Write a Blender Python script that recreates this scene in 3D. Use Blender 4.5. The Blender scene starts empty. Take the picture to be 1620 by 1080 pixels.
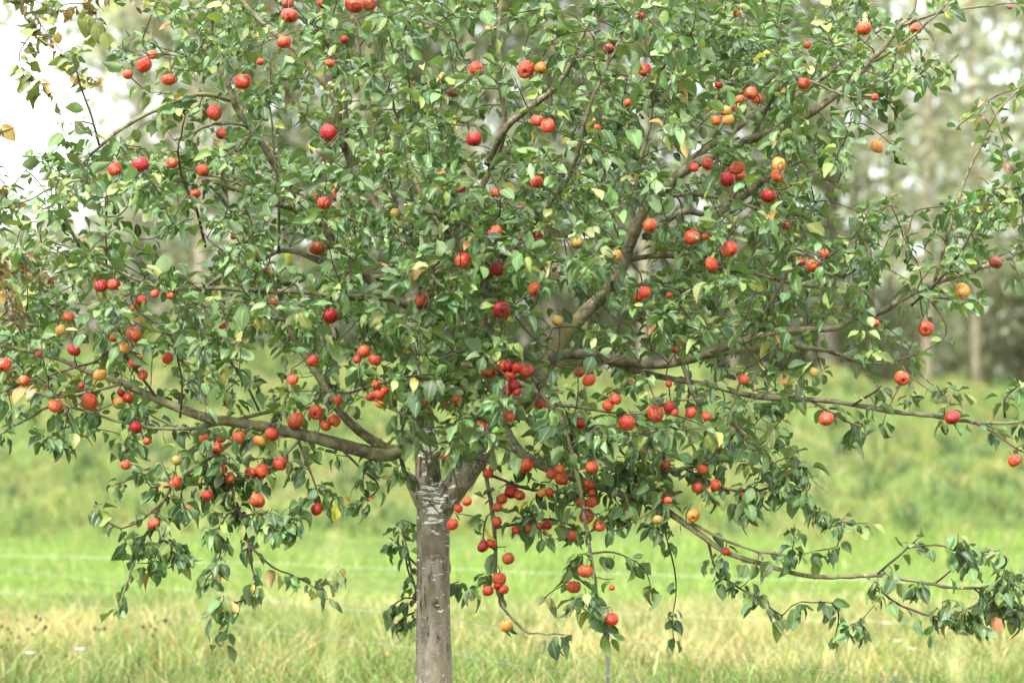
import bpy, bmesh, math, random
import numpy as np
from mathutils import Vector, Matrix, noise as mnoise

random.seed(11)
rng = np.random.default_rng(11)
scene = bpy.context.scene
COL = scene.collection
R = math.radians

# ------------------------------------------------------------------ camera, sky, sun, exposure
CAM_D, CAM_H, TILT, FPX = 11.25, 1.6, math.atan(60 / 4500), 4500.0
cam = bpy.data.cameras.new('camera')
cam.lens, cam.sensor_width = 100.0, 36.0
cam.clip_start, cam.clip_end = 0.5, 4000
cam.dof.use_dof = True
cam.dof.focus_distance = 10.9
cam.dof.aperture_fstop = 2.2
camo = bpy.data.objects.new('camera', cam)
COL.objects.link(camo)
camo.location = (0, -CAM_D, CAM_H)
camo.rotation_euler = (R(90) + TILT, 0, 0)
scene.camera = camo

SUN_EL, SUN_AZ = R(48), R(215)
world = bpy.data.worlds.new('World')
scene.world = world
world.use_nodes = True
wn = world.node_tree
wn.nodes.clear()
wo = wn.nodes.new('ShaderNodeOutputWorld')
wb = wn.nodes.new('ShaderNodeBackground')
ws = wn.nodes.new('ShaderNodeTexSky')
ws.sky_type = 'NISHITA'
ws.sun_disc = False
ws.sun_elevation = SUN_EL
ws.sun_rotation = SUN_AZ
wm = wn.nodes.new('ShaderNodeMix')
wm.data_type = 'RGBA'
wm.inputs[0].default_value = 0.86          # a closed, bright cloud cover over the clear sky
wtc = wn.nodes.new('ShaderNodeTexCoord')
wsp = wn.nodes.new('ShaderNodeSeparateXYZ')
wmr = wn.nodes.new('ShaderNodeMapRange')
wmr.inputs[1].default_value, wmr.inputs[2].default_value = 0.0, 1.0
wmr.inputs[3].default_value, wmr.inputs[4].default_value = 0.40, 1.20      # overcast: luminance rises evenly to the zenith
wcl = wn.nodes.new('ShaderNodeVectorMath')
wcl.operation = 'SCALE'
wcl.inputs[0].default_value = (6.0, 6.0, 6.0)
wn.links.new(wtc.outputs['Generated'], wsp.inputs[0])
wn.links.new(wsp.outputs[2], wmr.inputs[0])
wn.links.new(wmr.outputs[0], wcl.inputs['Scale'])
wn.links.new(wcl.outputs[0], wm.inputs[7])
wn.links.new(ws.outputs[0], wm.inputs[6])
wn.links.new(wm.outputs[2], wb.inputs[0])
wb.inputs[1].default_value = 0.1
wn.links.new(wb.outputs[0], wo.inputs[0])

sun = bpy.data.lights.new('sun', 'SUN')
sun.energy = 1.5
sun.angle = R(11)
sun.color = (1.0, 0.975, 0.93)
suno = bpy.data.objects.new('sun', sun)
COL.objects.link(suno)
sd = Vector((math.sin(SUN_AZ) * math.cos(SUN_EL), math.cos(SUN_AZ) * math.cos(SUN_EL), math.sin(SUN_EL)))
suno.rotation_euler = sd.to_track_quat('Z', 'Y').to_euler()
suno.location = (0, 0, 30)

scene.view_settings.view_transform = 'Standard'
scene.view_settings.look = 'None'
scene.view_settings.gamma = 1
scene.view_settings.use_curve_mapping = False
scene.view_settings.exposure = 2.93

# ------------------------------------------------------------------ helpers
CT, ST = math.cos(TILT), math.sin(TILT)


def at(px, py, y):
    """Point at world depth y that the photograph shows at pixel (px, py)."""
    a, b = (px - 810) / FPX, (540 - py) / FPX
    dy, dz = CT - ST * b, ST + CT * b
    k = (y + CAM_D) / dy
    return np.array((a * k, y, CAM_H + dz * k))


def project(P):
    P = np.asarray(P, float)
    x, y, z = P[..., 0], P[..., 1] + CAM_D, P[..., 2] - CAM_H
    d = y * CT + z * ST
    u = -y * ST + z * CT
    return 810 + FPX * x / d, 540 - FPX * u / d, d


def tag(o, label=None, cat=None, group=None, kind=None):
    if label: o['label'] = label
    if cat: o['category'] = cat
    if group: o['group'] = group
    if kind: o['kind'] = kind
    return o


def empty(name, loc=(0, 0, 0)):
    o = bpy.data.objects.new(name, None)
    o.empty_display_size = 0.1
    o.location = loc
    COL.objects.link(o)
    return o


def link_mesh(name, me, mat=None, parent=None):
    o = bpy.data.objects.new(name, me)
    if mat is not None and len(me.materials) == 0:
        me.materials.append(mat)
    COL.objects.link(o)
    if parent is not None:
        o.parent = parent
        o.matrix_parent_inverse = Matrix.Translation(-Vector(parent.location))
    return o


def np_mesh(name, V, faces, smooth=True):
    """faces: list of int arrays (n,3) or (n,4)."""
    me = bpy.data.meshes.new(name)
    V = np.asarray(V, np.float32)
    me.vertices.add(len(V))
    me.vertices.foreach_set('co', V.ravel())
    loops = np.concatenate([f.ravel() for f in faces]).astype(np.int32)
    sizes = np.concatenate([np.full(len(f), f.shape[1]) for f in faces]).astype(np.int32)
    starts = np.concatenate([[0], np.cumsum(sizes)[:-1]]).astype(np.int32)
    me.loops.add(len(loops))
    me.loops.foreach_set('vertex_index', loops)
    me.polygons.add(len(sizes))
    me.polygons.foreach_set('loop_start', starts)
    me.polygons.foreach_set('loop_total', sizes)
    me.polygons.foreach_set('use_smooth', np.full(len(sizes), smooth))
    me.update(calc_edges=True)
    return me


def set_color(me, name, C):
    a = me.color_attributes.new(name, 'FLOAT_COLOR', 'POINT')
    C = np.asarray(C, np.float32)
    if C.shape[1] == 3:
        C = np.hstack([C, np.ones((len(C), 1), np.float32)])
    a.data.foreach_set('color', C.ravel())


def set_float(me, name, F):
    a = me.attributes.new(name, 'FLOAT', 'POINT')
    a.data.foreach_set('value', np.asarray(F, np.float32))


def smooth_path(pts, rad, step):
    """Catmull-Rom resampling of a polyline with radii."""
    P = np.asarray(pts, float)
    Rr = np.asarray(rad, float)
    n = len(P)
    Q = np.vstack([2 * P[0] - P[1], P, 2 * P[-1] - P[-2]])
    out, ro = [], []
    for i in range(n - 1):
        p0, p1, p2, p3 = Q[i], Q[i + 1], Q[i + 2], Q[i + 3]
        m = max(1, int(math.ceil(np.linalg.norm(p2 - p1) / step)))
        for k in range(m):
            t = k / m
            out.append(0.5 * (2 * p1 + (p2 - p0) * t + (2 * p0 - 5 * p1 + 4 * p2 - p3) * t * t + (3 * p1 - p0 - 3 * p2 + p3) * t ** 3))
            ro.append(Rr[i] * (1 - t) + Rr[i + 1] * t)
    out.append(P[-1]); ro.append(Rr[-1])
    return np.array(out), np.array(ro)


def tube_arrays(P, rad, sides, wob=0.0, cap=True):
    P = np.asarray(P, float)
    n = len(P)
    T = np.gradient(P, axis=0)
    T /= np.linalg.norm(T, axis=1)[:, None] + 1e-9
    ref = np.array((0.0, 1.0, 0.0)) if abs(T[0][1]) < 0.8 else np.array((1.0, 0, 0))
    V = np.zeros((n, sides, 3))
    a = np.arange(sides) / sides * 2 * math.pi
    u = ref - T[0] * ref.dot(T[0]); u /= np.linalg.norm(u)
    for i in range(n):
        u = u - T[i] * u.dot(T[i]); u /= np.linalg.norm(u) + 1e-9
        v = np.cross(T[i], u)
        r = rad[i] * (1 + (wob * rng.standard_normal(sides) if wob else 0))
        V[i] = P[i] + np.outer(np.cos(a) * r, u) + np.outer(np.sin(a) * r, v)
    V = V.reshape(-1, 3)
    i0 = np.arange(n - 1)[:, None] * sides + np.arange(sides)[None]
    i1 = np.arange(n - 1)[:, None] * sides + (np.arange(sides)[None] + 1) % sides
    F = [np.stack([i0, i1, i1 + sides, i0 + sides], -1).reshape(-1, 4)]
    if cap:
        c = len(V)
        V = np.vstack([V, P[-1] + T[-1] * rad[-1] * 0.8, P[0]])
        k = np.arange(sides)
        e = (n - 1) * sides
        F.append(np.stack([e + k, e + (k + 1) % sides, np.full(sides, c)], -1))
        F.append(np.stack([(k + 1) % sides, k, np.full(sides, c + 1)], -1))
    return V, F


class Bag:
    """Collects arrays into one mesh."""
    def __init__(s): s.V, s.Q, s.T, s.n, s.C = [], [], [], 0, []
    def add(s, V, F, col=None):
        for f in F:
            (s.Q if f.shape[1] == 4 else s.T).append(f + s.n)
        s.V.append(V); s.n += len(V)
        if col is not None: s.C.append(np.tile(np.asarray(col, float), (len(V), 1)))
    def mesh(s, name, smooth=True):
        fs = []
        if s.Q: fs.append(np.concatenate(s.Q))
        if s.T: fs.append(np.concatenate(s.T))
        me = np_mesh(name, np.concatenate(s.V), fs, smooth)
        if s.C: set_color(me, 'tint', np.concatenate(s.C))
        return me


# ------------------------------------------------------------------ materials
class NT:
    def __init__(s, name):
        s.m = bpy.data.materials.new(name)
        s.m.use_nodes = True
        s.t = s.m.node_tree
        s.t.nodes.clear()
        s.out = s.t.nodes.new('ShaderNodeOutputMaterial')
    def n(s, typ, **kw):
        x = s.t.nodes.new('ShaderNode' + typ)
        for k, v in kw.items(): setattr(x, k, v)
        return x
    def l(s, a, b): s.t.links.new(a, b)
    def val(s, sock, v):
        if hasattr(v, 'is_linked'): s.l(v, sock)
        else: sock.default_value = v if not isinstance(v, tuple) or len(v) != 3 or sock.type != 'RGBA' else (*v, 1)
    def mix(s, f, a, b, blend='MIX'):
        x = s.n('Mix', data_type='RGBA', blend_type=blend)
        s.val(x.inputs[0], f); s.val(x.inputs[6], a); s.val(x.inputs[7], b)
        return x.outputs[2]
    def math(s, op, a, b=0.0, c=0.0, clamp=False):
        x = s.n('Math', operation=op, use_clamp=clamp)
        s.val(x.inputs[0], a); s.val(x.inputs[1], b); s.val(x.inputs[2], c)
        return x.outputs[0]
    def ramp(s, v, lo, hi):
        x = s.n('MapRange', clamp=True, interpolation_type='SMOOTHSTEP')
        s.l(v, x.inputs[0])
        x.inputs[1].default_value, x.inputs[2].default_value = lo, hi
        return x.outputs[0]
    def coords(s, scale=(1, 1, 1), kind='Object'):
        c = s.n('TexCoord'); m = s.n('Mapping')
        s.l(c.outputs[kind], m.inputs[0]); m.inputs[3].default_value = scale
        return m.outputs[0]
    def noise(s, vec, scale, detail=3, rough=0.55):
        x = s.n('TexNoise')
        s.l(vec, x.inputs['Vector'])
        x.inputs['Scale'].default_value, x.inputs['Detail'].default_value, x.inputs['Roughness'].default_value = scale, detail, rough
        return x.outputs[0]
    def attr(s, name):
        x = s.n('Attribute', attribute_name=name)
        return x
    def bump(s, h, strength, dist):
        x = s.n('Bump'); s.l(h, x.inputs['Height'])
        x.inputs['Strength'].default_value, x.inputs['Distance'].default_value = strength, dist
        return x.outputs[0]
    def pbr(s, col, rough=0.6, spec=0.3, normal=None):
        x = s.n('BsdfPrincipled')
        s.val(x.inputs['Base Color'], col); s.val(x.inputs['Roughness'], rough)
        x.inputs['Specular IOR Level'].default_value = spec
        if normal is not None: s.l(normal, x.inputs['Normal'])
        return x.outputs[0]
    def trans(s, shader, col, f):
        t = s.n('BsdfTranslucent'); s.val(t.inputs[0], col)
        x = s.n('MixShader'); x.inputs[0].default_value = f
        s.l(shader, x.inputs[1]); s.l(t.outputs[0], x.inputs[2])
        return x.outputs[0]
    def done(s, shader): s.l(shader, s.out.inputs[0]); return s.m


def leaf_material():
    t = NT('apple_leaf')
    oi = t.n('ObjectInfo')
    tint = t.mix(1.0, t.attr('tint').outputs['Color'], oi.outputs['Color'], 'MULTIPLY')
    co = t.coords()
    u = t.attr('leafu').outputs['Fac']
    rib = t.ramp(t.math('ABSOLUTE', u), 0.16, 0.03)
    mott = t.noise(co, 90, 2)
    top = t.mix(t.ramp(mott, 0.35, 0.75), tint, t.mix(1.0, tint, (1.35, 1.25, 1.1), 'MULTIPLY'))
    top = t.mix(t.math('MULTIPLY', rib, 0.55), top, (0.22, 0.30, 0.12))
    under = t.mix(0.32, tint, (0.20, 0.26, 0.12))
    g = t.n('NewGeometry')
    col = t.mix(g.outputs['Backfacing'], top, under)
    spot = t.ramp(t.noise(co, 48, 3, 0.65), 0.665, 0.72)
    col = t.mix(t.math('MULTIPLY', spot, 0.7), col, (0.20, 0.11, 0.04))
    veins = t.n('TexWave', wave_type='BANDS', bands_direction='DIAGONAL')
    t.l(co, veins.inputs[0]); veins.inputs['Scale'].default_value = 60; veins.inputs['Distortion'].default_value = 3
    nb = t.bump(t.math('ADD', mott, t.math('MULTIPLY', veins.outputs['Fac'], 0.3)), 0.35, 0.004)
    sh = t.pbr(col, t.math('ADD', 0.43, t.math('MULTIPLY', g.outputs['Backfacing'], 0.3)), 0.45, nb)
    tc = t.mix(1.0, col, (1.5, 1.7, 0.7), 'MULTIPLY')
    return t.done(t.trans(sh, tc, 0.20))


def bark_material(name, dark, light, moss, zs, flakes=False):
    t = NT(name)
    co = t.coords((1, 1, zs))
    raw = t.coords()
    n1 = t.noise(co, 26, 5, 0.6)
    n2 = t.noise(raw, 7, 3)
    col = t.mix(t.ramp(n1, 0.34, 0.66), dark, light)
    col = t.mix(t.math('MULTIPLY', t.ramp(n2, 0.45, 0.7), 0.75), col, moss)
    sp = t.ramp(t.noise(raw, 70, 2), 0.63, 0.70)
    col = t.mix(t.math('MULTIPLY', sp, 0.6), col, (0.36, 0.35, 0.26))
    h = n1
    if flakes:
        sep = t.n('SeparateXYZ'); t.l(raw, sep.inputs[0])
        z = sep.outputs[2]
        # horizontal lenticels
        len_ = t.ramp(t.noise(t.coords((1, 1, 5.5)), 30, 2, 0.5), 0.64, 0.68)
        col = t.mix(t.math('MULTIPLY', len_, 0.5), col, (0.10, 0.075, 0.05))
        # dark vertical cracks
        ck = t.ramp(t.noise(t.coords((1, 1, 0.13)), 62, 4, 0.65), 0.60, 0.66)
        ck = t.math('MULTIPLY', ck, t.ramp(t.noise(raw, 5.0, 2), 0.40, 0.56))
        col = t.mix(t.math('MULTIPLY', ck, 0.85), col, (0.035, 0.025, 0.02))
        st = t.n('VectorMath', operation='DISTANCE'); t.l(raw, st.inputs[0]); st.inputs[1].default_value = (-0.302, -0.075, 0.715)
        stain = t.ramp(t.math('ADD', st.outputs['Value'], t.math('MULTIPLY', t.math('SUBTRACT', n1, 0.5), 0.05)), 0.032, 0.012)
        col = t.mix(t.math('MULTIPLY', stain, 0.8), col, (0.03, 0.028, 0.03))
        # white lime-like flakes, thickest just under the fork and up the stem's middle, thinning downwards
        f = t.noise(t.coords((1, 1, 3.3)), 19, 4, 0.66)
        zb = t.ramp(z, 0.62, 1.12)
        zt = t.ramp(z, 0.98, 1.04)
        face = t.ramp(t.math('ABSOLUTE', t.math('ADD', t.math('ADD', sep.outputs[0], 0.312), t.math('MULTIPLY', t.math('SUBTRACT', n2, 0.5), 0.10))), 0.055, 0.022)
        lim = t.math('SUBTRACT', 0.630, t.math('MULTIPLY', zb, 0.035))
        lim = t.math('SUBTRACT', lim, t.math('MULTIPLY', t.math('MULTIPLY', zt, face), 0.10))
        lim = t.math('ADD', lim, t.math('MULTIPLY', t.ramp(z, 1.38, 1.5), 0.1))
        fl = t.ramp(t.math('SUBTRACT', f, lim), 0.0, 0.025)
        col = t.mix(t.math('MULTIPLY', fl, 0.92), col, (0.86, 0.85, 0.81))
        h = t.math('ADD', t.math('ADD', n1, t.math('MULTIPLY', fl, 0.5)), t.math('MULTIPLY', ck, -1.0))
    nb = t.bump(h, 0.9, 0.012)
    return t.done(t.pbr(col, 0.85, 0.15, nb))


def apple_material(name, base, blush, amount):
    t = NT(name)
    oi = t.n('ObjectInfo')
    rnd = oi.outputs['Random']
    c = t.n('TexCoord')
    off = t.n('VectorMath', operation='ADD')
    comb = t.n('CombineXYZ')
    for k, m in enumerate((37.0, 19.0, 11.0)):
        t.l(t.math('MULTIPLY', rnd, m), comb.inputs[k])
    t.l(c.outputs['Object'], off.inputs[0]); t.l(comb.outputs[0], off.inputs[1])
    mp = t.n('Mapping'); t.l(off.outputs[0], mp.inputs[0]); mp.inputs[3].default_value = (1, 1, 0.25)
    streak = t.noise(mp.outputs[0], 9, 4, 0.65)
    patch = t.noise(off.outputs[0], 1.1, 2)
    f = t.math('ADD', t.math('MULTIPLY', streak, 0.85), t.math('MULTIPLY', patch, 0.55))
    th = 1.25 - amount
    f = t.ramp(f, th - 0.17, th + 0.17)
    col = t.mix(f, base, blush)
    col = t.mix(t.math('MULTIPLY', rnd, 0.35), col, t.mix(1.0, col, (0.72, 0.6, 0.6), 'MULTIPLY'))
    v = t.n('TexVoronoi'); t.l(off.outputs[0], v.inputs['Vector']); v.inputs['Scale'].default_value = 6
    dots = t.ramp(v.outputs['Distance'], 0.10, 0.05)
    col = t.mix(t.math('MULTIPLY', dots, 0.35), col, (0.6, 0.42, 0.2))
    rus = t.ramp(t.noise(off.outputs[0], 2.2, 4, 0.7), 0.60, 0.72)
    col = t.mix(t.math('MULTIPLY', rus, 0.45), col, (0.22, 0.12, 0.05))
    return t.done(t.pbr(col, t.math('ADD', 0.26, t.math('MULTIPLY', streak, 0.22)), 0.42, t.bump(t.noise(off.outputs[0], 3.0, 3), 0.25, 0.1)))


def plain(name, col, rough=0.8, spec=0.2, var=0.35, scale=20, tl=0.0):
    t = NT(name)
    n = t.noise(t.coords(), scale, 4)
    c = t.mix(t.ramp(n, 0.3, 0.7), tuple(x * (1 - var) for x in col), tuple(min(1, x * (1 + var)) for x in col))
    s = t.pbr(c, rough, spec)
    return t.done(t.trans(s, c, tl) if tl else s)


def blade_material(name, tl=0.35, rough=0.55, spec=0.3):
    t = NT(name)
    oi = t.n('ObjectInfo')
    c = t.mix(1.0, t.attr('tint').outputs['Color'], oi.outputs['Color'], 'MULTIPLY')
    s = t.pbr(c, rough, spec)
    return t.done(t.trans(s, t.mix(1.0, c, (1.3, 1.35, 0.8), 'MULTIPLY'), tl))


def ground_material():
    t = NT('meadow_soil')
    co = t.coords()
    a, b, c = t.noise(co, 0.35, 4), t.noise(co, 2.2, 4), t.noise(co, 14, 3)
    col = t.mix(t.ramp(b, 0.35, 0.65), (0.055, 0.085, 0.022), (0.085, 0.12, 0.032))
    col = t.mix(t.math('MULTIPLY', t.ramp(a, 0.45, 0.65), 0.6), col, (0.12, 0.115, 0.045))
    col = t.mix(t.math('MULTIPLY', t.ramp(c, 0.5, 0.75), 0.5), col, (0.04, 0.05, 0.02))
    return t.done(t.pbr(col, 0.95, 0.1, t.bump(c, 0.8, 0.03)))


M_LEAF = leaf_material()
M_TRUNK = bark_material('trunk_bark', (0.135, 0.112, 0.088), (0.30, 0.255, 0.205), (0.21, 0.18, 0.11), 0.45, True)
M_BRANCH = bark_material('branch_bark', (0.070, 0.060, 0.038), (0.19, 0.168, 0.108), (0.17, 0.165, 0.068), 1.0)
M_TWIG = plain('twig_bark', (0.065, 0.043, 0.032), 0.75, 0.2, 0.4, 30)
M_APPLE = {
    'R': apple_material('deep_red_apple', (0.40, 0.10, 0.03), (0.29, 0.009, 0.012), 0.78),
    'r': apple_material('red_apple', (0.50, 0.22, 0.04), (0.40, 0.018, 0.015), 0.66),
    'o': apple_material('orange_apple', (0.46, 0.24, 0.05), (0.40, 0.038, 0.017), 0.67),
    'y': apple_material('yellow_apple', (0.50, 0.29, 0.06), (0.54, 0.11, 0.03), 0.52),
    'g': apple_material('olive_apple', (0.30, 0.23, 0.05), (0.36, 0.13, 0.04), 0.45),
    'b': apple_material('withered_apple', (0.16, 0.05, 0.03), (0.28, 0.05, 0.025), 0.55),
}
M_STALK = plain('apple_stalk', (0.10, 0.07, 0.035), 0.7)
M_CALYX = plain('apple_calyx', (0.05, 0.035, 0.022), 0.9)
M_GRASS = blade_material('grass_blade')
M_GROUND = ground_material()
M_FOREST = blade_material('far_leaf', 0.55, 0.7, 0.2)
M_PALE = plain('pale_bark', (0.23, 0.20, 0.14), 0.9, 0.1, 0.35, 3)
M_GREYBARK = plain('grey_bark', (0.16, 0.14, 0.11), 0.9, 0.1, 0.35, 3)
M_STEEL = plain('galvanised_steel', (0.22, 0.24, 0.24), 0.5, 0.5, 0.2, 60)
M_WIRE = plain('fence_wire', (0.30, 0.33, 0.33), 0.5, 0.5, 0.15, 60)
M_TAPE = plain('white_fence_cord', (0.75, 0.77, 0.77), 0.7, 0.3, 0.08, 60)
M_SEED = plain('dark_seed_head', (0.035, 0.022, 0.015), 0.95)
M_STRAW = plain('straw', (0.34, 0.36, 0.14), 0.8, 0.2, 0.25, 30, 0.3)
M_PETAL = plain('white_petal', (0.75, 0.75, 0.72), 0.7, 0.2, 0.06, 60, 0.3)

# ------------------------------------------------------------------ ground: meadow, bank, land behind it


def sstep(a, b, x):
    t = np.clip((x - a) / (b - a), 0, 1)
    return t * t * (3 - 2 * t)


def wav(x, y, s, seed):
    r = np.random.default_rng(seed)
    o = 0
    for k in range(7):
        a, f, p = r.uniform(0, 2 * math.pi), s * r.uniform(0.6, 1.7), r.uniform(0, 6.28)
        o = o + np.sin((x * math.cos(a) + y * math.sin(a)) * f + p + 1.3 * np.sin((x * math.sin(a) - y * math.cos(a)) * f * 0.7 + p * 2))
    return o / 7 ** 0.5 / 0.7


def ground_z(x, y):
    D = y + CAM_D
    crest = np.clip(1.53 - x * 0.047, 0.7, 2.6)
    t = np.clip((D - 26.3) / (41.5 - 26.3), 0, 1)
    up = t ** 0.85 * (1 - 0.12 * np.sin(t * math.pi))
    bank = sstep(26.2, 28.5, D) * (1 - sstep(44, 60, D))
    z = crest * up * (1 - 0.45 * sstep(43, 60, D))
    z = z + bank * (0.11 * wav(x * 0.55, y, 2.2, 1) + 0.09 * wav(x * 0.8, y, 4.6, 2))
    z = z + 0.02 * wav(x, y, 1.5, 3)
    return z


def axis(lo, hi, fine, flo, fhi):
    a = list(np.arange(flo, fhi, fine))
    s, v = fine, fhi
    while v < hi: a.append(v); s *= 1.28; v += s
    a.append(hi)
    s, v, pre = fine, flo - fine, []
    while v > lo: pre.append(v); s *= 1.28; v -= s
    pre.append(lo)
    return np.array(pre[::-1] + a)


gx, gy = axis(-2500, 2500, 0.16, -11, 11), axis(-120, 3000, 0.2, 2, 36)
X, Y = np.meshgrid(gx, gy)
V = np.stack([X, Y, ground_z(X, Y)], -1).reshape(-1, 3)
nx, ny = len(gx), len(gy)
i = (np.arange(ny - 1)[:, None] * nx + np.arange(nx - 1)[None]).ravel()
ground = link_mesh('meadow_ground', np_mesh('meadow_ground', V, [np.stack([i, i + 1, i + nx + 1, i + nx], -1)]), M_GROUND)
tag(ground, 'green meadow floor rising to a grassy bank behind the apple tree', None, None, 'structure')


def grass(name, label, XY, H, W, lean, tint, seg=3):
    """One joined sward: a bent tapering strip per blade, its colour its own."""
    n = len(XY)
    base = np.column_stack([XY, ground_z(XY[:, 0], XY[:, 1]) - 0.01])
    az = rng.uniform(0, 2 * math.pi, n)
    d = np.column_stack([np.cos(az), np.sin(az), np.zeros(n)])
    s = np.column_stack([-np.sin(az), np.cos(az), np.zeros(n)])
    tw = rng.uniform(0, 2 * math.pi, n)
    s = s * np.cos(tw)[:, None] + d * np.sin(tw)[:, None]
    rows = []
    for k in range(seg):
        t = k / seg
        c = base + d * (lean * H * t ** 1.8)[:, None] + np.array((0, 0, 1.0)) * (H * t * (1 - 0.25 * lean * t))[:, None]
        w = (W * (1 - 0.6 * t) / 2)[:, None]
        rows += [c - s * w, c + s * w]
    rows.append(base + d * (lean * H)[:, None] + np.array((0, 0, 1.0)) * (H * (1 - 0.25 * lean))[:, None])
    m = len(rows)
    V = np.stack(rows, 1).reshape(-1, 3)
    o = np.arange(n)[:, None] * m
    Q = [o + np.array([2 * k, 2 * k + 1, 2 * k + 3, 2 * k + 2])[None] for k in range(seg - 1)]
    F = ([np.concatenate(Q)] if Q else []) + [o + np.array([m - 3, m - 2, m - 1])[None]]
    me = np_mesh(name, V, F)
    set_color(me, 'tint', np.repeat(tint, m, axis=0))
    return tag(link_mesh(name, me, M_GRASS), label, 'grass', None, 'stuff')


def wedge(n, d0, d1, margin=0.9):
    D = np.sqrt(rng.uniform(d0 ** 2, d1 ** 2, n))
    x = rng.uniform(-1, 1, n) * (D * 0.215 + margin)
    return np.column_stack([x, D - CAM_D])


def tints(cols, pick, jit=0.18):
    c = np.asarray(cols)[pick]
    return c * np.exp(rng.normal(0, jit, (len(c), 1))) * np.exp(rng.normal(0, 0.05, (len(c), 3)))


GREEN, LIME, OLIVE, STRAW, SALMON, DEEP = (0.13, 0.20, 0.045), (0.20, 0.30, 0.07), (0.17, 0.19, 0.06), (0.42, 0.36, 0.17), (0.36, 0.20, 0.10), (0.06, 0.11, 0.035)
MEAD, BLOND = (0.20, 0.26, 0.07), (0.32, 0.30, 0.12)
# rough unmown grass round and behind the tree
tc = wedge(5200, 8.6, 20.2, 1.6)
tc[:, 1] += 0.5 * wav(tc[:, 0], tc[:, 1] * 0, 1.2, 9) * (tc[:, 1] > 7)
k = rng.integers(14, 30, len(tc))
XY = np.repeat(tc, k, 0) + rng.normal(0, 0.085, (k.sum(), 2))
D = XY[:, 1] + CAM_D
dry = 0.34 + 0.30 * wav(XY[:, 0], XY[:, 1], 1.6, 21) + 0.16 * np.sin((D - 15.5) * 0.8)
tall = np.repeat(rng.uniform(0.65, 1.3, len(tc)), k) * np.interp(D, [10, 13.4, 15, 17.5, 19.3, 20.5], [0.09, 0.11, 0.18, 0.24, 0.17, 0.08])
H = tall * rng.uniform(0.55, 1.25, len(XY))
u = rng.uniform(0, 1, len(XY))
pick = np.where(u < dry, 3, np.where(u < dry + 0.25, 1, np.where(u < dry + 0.42, 2, 0)))
pick = np.where(rng.uniform(0, 1, len(XY)) < 0.02, 4, pick)
tuft = np.repeat(rng.uniform(0, 1, len(tc)), k)
pick = np.where((tuft < 0.16) & (rng.uniform(0, 1, len(XY)) < 0.7), 5, pick)
pick = np.where((tuft > 0.86) & (rng.uniform(0, 1, len(XY)) < 0.7), 3, pick)
grass('rough_grass', 'long rough meadow grass, green mixed with dry straw, low across the front', XY, H, rng.uniform(0.004, 0.009, len(XY)),
      rng.uniform(0.2, 1.25, len(XY)), tints([GREEN, LIME, OLIVE, STRAW, SALMON, DEEP], pick, 0.26) * 0.85)
# the short bright strip at the foot of the bank
XY = wedge(88000, 18.6, 28, 1.2)
grass('short_grass', 'short bright green grass of the level strip before the bank', XY, rng.uniform(0.05, 0.13, len(XY)) * (1 + 0.5 * wav(XY[:, 0], XY[:, 1], 2, 5)).clip(0.5, 2),
      rng.uniform(0.006, 0.012, len(XY)), rng.uniform(0.1, 0.8, len(XY)), tints([LIME, GREEN, STRAW], rng.choice(3, len(XY), p=[0.70, 0.22, 0.08])) * 0.92, 2)
# the tussocky bank
tc = wedge(15500, 27.0, 45.5, 1.8)
k = rng.integers(6, 13, len(tc))
XY = np.repeat(tc, k, 0) + rng.normal(0, 0.10, (k.sum(), 2))
p = wav(XY[:, 0], XY[:, 1], 1.9, 31); q = wav(XY[:, 0], XY[:, 1], 2.6, 32) * 0.7 + wav(XY[:, 0], XY[:, 1], 6.5, 34) * 0.6; r3 = wav(XY[:, 0], XY[:, 1], 2.4, 33)
u = rng.uniform(0, 1, len(XY))
pick = np.where(u < 0.10 + 0.13 * p, 3, np.where(u < 0.30 + 0.22 * q, 1, np.where(u < 0.66, 2, 0)))
pick = np.where((r3 > 1.25) & (rng.uniform(0, 1, len(XY)) < 0.30), 4, pick)
H = rng.uniform(0.05, 0.13, len(XY)) * (1 + 0.4 * np.abs(q)).clip(0.45, 2.0)
blot = 1.1 * wav(XY[:, 0] * 1.2, XY[:, 1] * 0.55, 8.0, 41) + 0.8 * wav(XY[:, 0], XY[:, 1] * 0.7, 3.6, 42)
H = H * (1 + 0.5 * np.clip(-blot, 0, 2))
pick = np.where((blot < -0.62) & (rng.uniform(0, 1, len(XY)) < 0.85), 5, pick)
pick = np.where((blot > 1.2) & (rng.uniform(0, 1, len(XY)) < 0.5), 3, pick)
grass('bank_grass', 'tussocky green and yellowish grass covering the bank behind the tree', XY, H, rng.uniform(0.008, 0.02, len(XY)),
      rng.uniform(0.2, 1.0, len(XY)), tints([(0.15, 0.20, 0.045), MEAD, (0.20, 0.205, 0.06), BLOND, SALMON, (0.05, 0.09, 0.03)], pick) * (0.98, 0.96, 0.98), 2)

# ------------------------------------------------------------------ the wood beyond the bank


def leaf_quads(C, size, tint_cols, probs, flat=0.5):
    """Leaf-spray quads at centres C (n,3), each bent along its middle."""
    n = len(C)
    N = rng.standard_normal((n, 3)); N[:, 2] += flat; N /= np.linalg.norm(N, axis=1)[:, None]
    A = np.cross(N, rng.standard_normal((n, 3))); A /= np.linalg.norm(A, axis=1)[:, None]
    B = np.cross(N, A)
    s = (size * rng.uniform(0.6, 1.4, n))[:, None]
    V = np.stack([C - A * s, C + B * s * 0.45 + N * s * 0.1, C + A * s, C - B * s * 0.45 + N * s * 0.1], 1).reshape(-1, 3)
    F = np.arange(n)[:, None] * 4 + np.array([0, 1, 2, 3])[None]
    col = tints(tint_cols, rng.choice(len(tint_cols), n, p=probs), 0.25)
    return V, F, np.repeat(col, 4, axis=0)


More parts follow.
